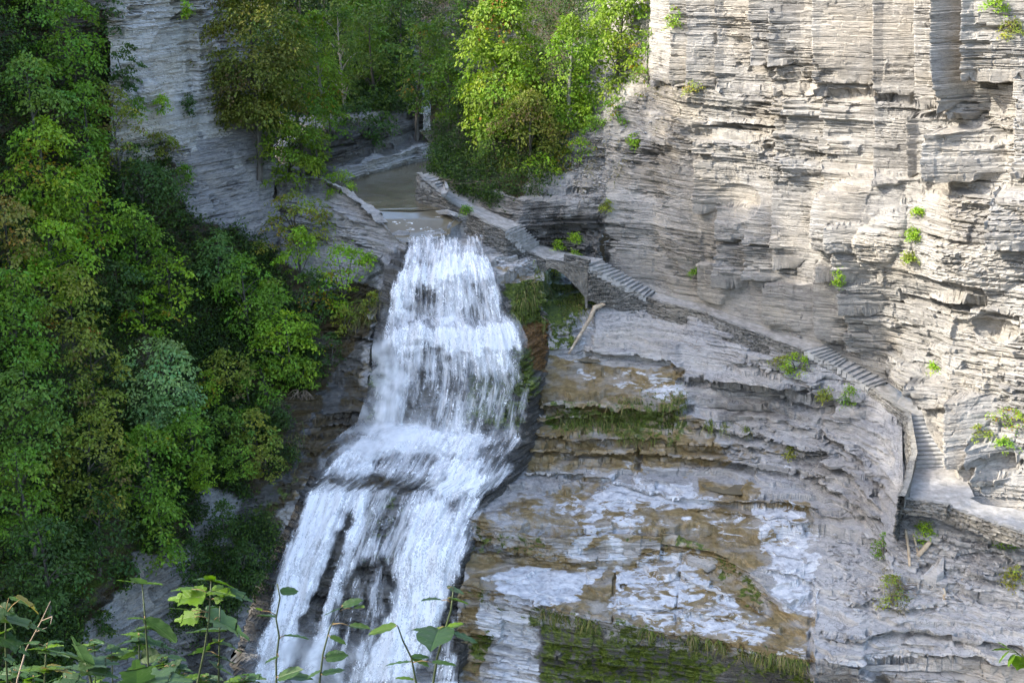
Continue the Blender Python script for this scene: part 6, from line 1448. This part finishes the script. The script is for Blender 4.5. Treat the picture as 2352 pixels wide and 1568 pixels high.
sapling('sapling', [(785, 1394), (758, 1440), (742, 1500), (733, 1575)], [Lf((785, 1396), (736, 1411), 'heart', 'g', .9, .4), Lf((787, 1392), (838, 1370), 'heart', 'g', .9, .4), Lf((812, 1398), (838, 1388), 'heart', 'm', .9, .2), Lf((758, 1462), (802, 1478), 'heart', 'm', .9, .2), Lf((748, 1512), (806, 1498), 'heart', 'g', 1.1, .5), Lf((740, 1550), (800, 1530), 'heart', 'g', .9, .0), Lf((738, 1540), (700, 1560), 'heart', 'p', .8, .2), Lf((803, 1436), (858, 1440), 'heart', 'd', .7, .2)], 5.1, 'branching stem with rounded leaves in front of the middle stream', rad=.005)
sapling('sapling', [(914, 1438), (925, 1470), (945, 1510), (957, 1575)], [Lf((909, 1439), (836, 1452), 'ovate', 'm', 1.0, -.25), Lf((943, 1520), (875, 1521), 'heart', 'g', .55, .1), Lf((945, 1512), (996, 1528), 'heart', 'b', .75, .3), Lf((992, 1520), (1053, 1526), 'ovate', 'g', .8, 0), Lf((944, 1508), (990, 1505), 'ovate', 'g', 1., .2), Lf((950, 1560), (905, 1552), 'ovate', 'b', .9, 0)], 4.9, 'arching stem with a folded bright leaf in front of the right stream', rad=.005)
sapling('sapling', [(1042, 1350), (1036, 1400), (1018, 1460), (1004, 1510), (994, 1575)], [Lf((1028, 1351), (1076, 1357), 'heart', 'p', .9, .3), Lf((1014, 1378), (964, 1371), 'ovate', 'g', .9, .1), Lf((1028, 1374), (1082, 1384), 'ovate', 'b', .8, -.1), Lf((1026, 1442), (996, 1438), 'ovate', 'b', .9, 0), Lf((1026, 1442), (1068, 1428), 'ovate', 'b', 1.1, .2), Lf((1008, 1443), (986, 1492), 'heart', 'g', 1.15, 0, -.25), Lf((1042, 1456), (1107, 1476), 'heart', 'g', .7, .3), Lf((1004, 1446), (936, 1444), 'heart', 'g', .55, -.1)], 5.0, 'rightmost foreground stem with one very broad flat leaf', rad=.006)
sapling('sapling', [(14, 1408), (12, 1470), (17, 1575)], [Lf((14, 1402), (40, 1412), 'heart', 'p', 1.2, .8), Lf((0, 1390), (34, 1410), 'heart', 'g', 1.3, .8), Lf((20, 1372), (95, 1390), 'ovate', 'b', .8, 0), Lf((46, 1376), (98, 1406), 'maple', 'y', .8, -.3), Lf((14, 1420), (120, 1446), 'maple', 'm', .7, 0), Lf((16, 1424), (44, 1464), 'maple', 'g', 1.0, .5), Lf((13, 1470), (76, 1504), 'maple', 'g', .8, .3), Lf((13, 1450), (-20, 1460), 'maple', 'b', .8, 0), Lf((16, 1510), (45, 1530), 'maple', 'p', .9, .1)], 5.6, 'leftmost foreground sapling with one yellow leaf')
sapling('sapling', [(106, 1486), (104, 1530), (102, 1575)], [Lf((104, 1490), (52, 1484), 'maple', 'b', .8, .2), Lf((108, 1488), (150, 1478), 'maple', 'b', .7, 0), Lf((106, 1492), (166, 1505), 'maple', 'p', .7, .2), Lf((104, 1538), (36, 1530), 'maple', 'm', .7, 0), Lf((108, 1536), (150, 1530), 'maple', 'b', .7, 0), Lf((80, 1478), (50, 1472), 'maple', 'g', .7, 0), Lf((110, 1475), (150, 1470), 'ovate', 'g', .8, 0), Lf((115, 1532), (172, 1545), 'maple', 'y', .8, -.2)], 5.5, 'low sapling of small bright leaves second from the left border')
sapling('sapling', [(196, 1520), (206, 1550), (212, 1580)], [Lf((199, 1526), (284, 1518), 'maple', 'p', 1.2, 0), Lf((195, 1522), (110, 1478), 'maple', 'p', .6, .3), Lf((193, 1515), (162, 1450), 'maple', 'p', .8, .5), Lf((200, 1545), (120, 1520), 'maple', 'p', .7, .2), Lf((206, 1540), (278, 1548), 'maple', 'g', .8, .1)], 5.0, 'plant with very large pale lobed leaves low in the left foreground', rad=.008)
sapling('sapling', [(316, 1575), (330, 1590), (336, 1600)], [Lf((318, 1568), (450, 1545), 'maple', 'p', 1.0, .1), Lf((316, 1572), (310, 1500), 'maple', 'p', 1.2, .2), Lf((320, 1575), (400, 1590), 'maple', 'g', 1., 0), Lf((312, 1575), (250, 1560), 'maple', 'p', 1.0, .1)], 4.8, 'pale lobed leaves cut by the bottom border under the crossed leaf sapling', rad=.008)
sapling('sapling', [(318, 1455), (320, 1500), (319, 1575)], [Lf((318, 1458), (272, 1451), 'maple', 'b', .7, 0), Lf((320, 1458), (366, 1475), 'ovate', 'g', .7, .2), Lf((318, 1498), (268, 1512), 'heart', 'd', 1.0, .7), Lf((324, 1508), (370, 1500), 'heart', 'd', 1.4, .9), Lf((330, 1480), (352, 1476), 'ovate', 'g', 1, 0), Lf((322, 1476), (420, 1485), 'maple', 'g', .5, 0), Lf((318, 1470), (240, 1480), 'maple', 'g', .6, .2)], 5.6, 'short sapling with two dark veined round leaves at the bottom')
sapling('sapling', [(2348, 1508), (2375, 1500), (2400, 1510)], [Lf((2318, 1492), (2272, 1488), 'heart', 'b', 1., .6), Lf((2318, 1496), (2288, 1524), 'heart', 'b', 1., .4), Lf((2330, 1502), (2312, 1530), 'ovate', 'b', 1., .4), Lf((2346, 1508), (2336, 1536), 'heart', 'b', 1.1, .2), Lf((2352, 1505), (2375, 1530), 'heart', 'y', 1., .1), Lf((2312, 1486), (2290, 1470), 'heart', 'b', 1., .5)], 5.2, 'lone leafy twig entering at the lower right corner', petiole='stem')
# dry forked twig
mb = MB(); A_ = [at(60, 1490, 5.9), at(95, 1425, 5.9), at(116, 1380, 5.9)]; mb.tube(A_, [.004, .003, .002], 6); mb.tube([A_[1], at(120, 1415, 5.85), at(116, 1432, 5.8)], [.0025, .002, .0015], 5); mb.tube([at(82, 1450, 5.9), at(108, 1440, 5.9)], [.0025, .0015], 5); mb.tube([A_[0], at(40, 1560, 5.9), at(36, 1600, 5.9)], [.004, .005, .005], 6)
o = mb.build('dry_twig', M['twig'], None, True); tag(o, 'dry brown twig rising among the leftmost foreground leaves', 'twig')
# smaller leaves filling the foot of the picture
def fillers():
    g = random.Random(9)
    spots = [(30, 1552), (75, 1566), (150, 1566), (230, 1566), (390, 1540), (430, 1560), (480, 1560), (255, 1500), (215, 1480), (370, 1520), (560, 1562)]
    words = ['at the very bottom left corner', 'second from the bottom left corner', 'under the low bright sapling', 'between the two pale lobed plants', 'right of the dark veined round leaves', 'at the foot of the toothed leaf sapling', 'left of the round leaved zigzag stem', 'above the bottom pale lobed leaves', 'behind the large pale lobed leaves', 'under the big hanging oval leaf', 'beside the left stream at the bottom border']
    for (x, y), wd in zip(spots, words):
        lv = []
        for k in range(7):
            a = g.uniform(-.35, .35)+(0 if k % 2 else math.pi); r = g.uniform(30, 52); bx = x+g.uniform(-16, 16); by = y+g.uniform(-14, 16)
            lv.append(Lf((bx, by), (bx+math.cos(a)*r, by+math.sin(a)*r*.5+4), g.choice(['maple', 'maple', 'ovate']), g.choice('bgmgdp'), g.uniform(.6, 1.), g.uniform(-.4, .6)))
        sapling('sapling', [(x, y-14), (x+3, y+20), (x+4, 1590)], lv, 5.9+g.uniform(-.3, .5), 'leafy seedling '+wd, rad=.004)
fillers()
# ================================================================ light
w = bpy.data.worlds.new('World'); sc.world = w; w.use_nodes = True
nt = w.node_tree; bg = nt.nodes['Background']; sky = nt.nodes.new('ShaderNodeTexSky'); sky.sky_type = 'NISHITA'; sky.sun_disc = False
SUN = np.array([-.80, -.25, .55]); SUN /= np.linalg.norm(SUN)
elev = math.asin(SUN[2]); az = math.atan2(SUN[0], SUN[1])
sky.air_density = 1.; sky.dust_density = 2.8; sky.ozone_density = 2.
sky.sun_elevation = elev; sky.sun_rotation = az
nt.links.new(sky.outputs[0], bg.inputs[0]); bg.inputs[1].default_value = .15
sun = bpy.data.lights.new('sun', 'SUN'); sun.energy = 2.0; sun.angle = R(.5); sun.color = (1, .93, .82)
so = bpy.data.objects.new('sun', sun); COL.objects.link(so)
so.rotation_euler = Vector(-SUN).to_track_quat('-Z', 'Y').to_euler()
sc.view_settings.view_transform = 'Standard'; sc.view_settings.look = 'None'; sc.view_settings.exposure = 2.34; sc.view_settings.gamma = 1
sc.cycles.max_bounces = 8; sc.cycles.transparent_max_bounces = 16; sc.cycles.diffuse_bounces = 4
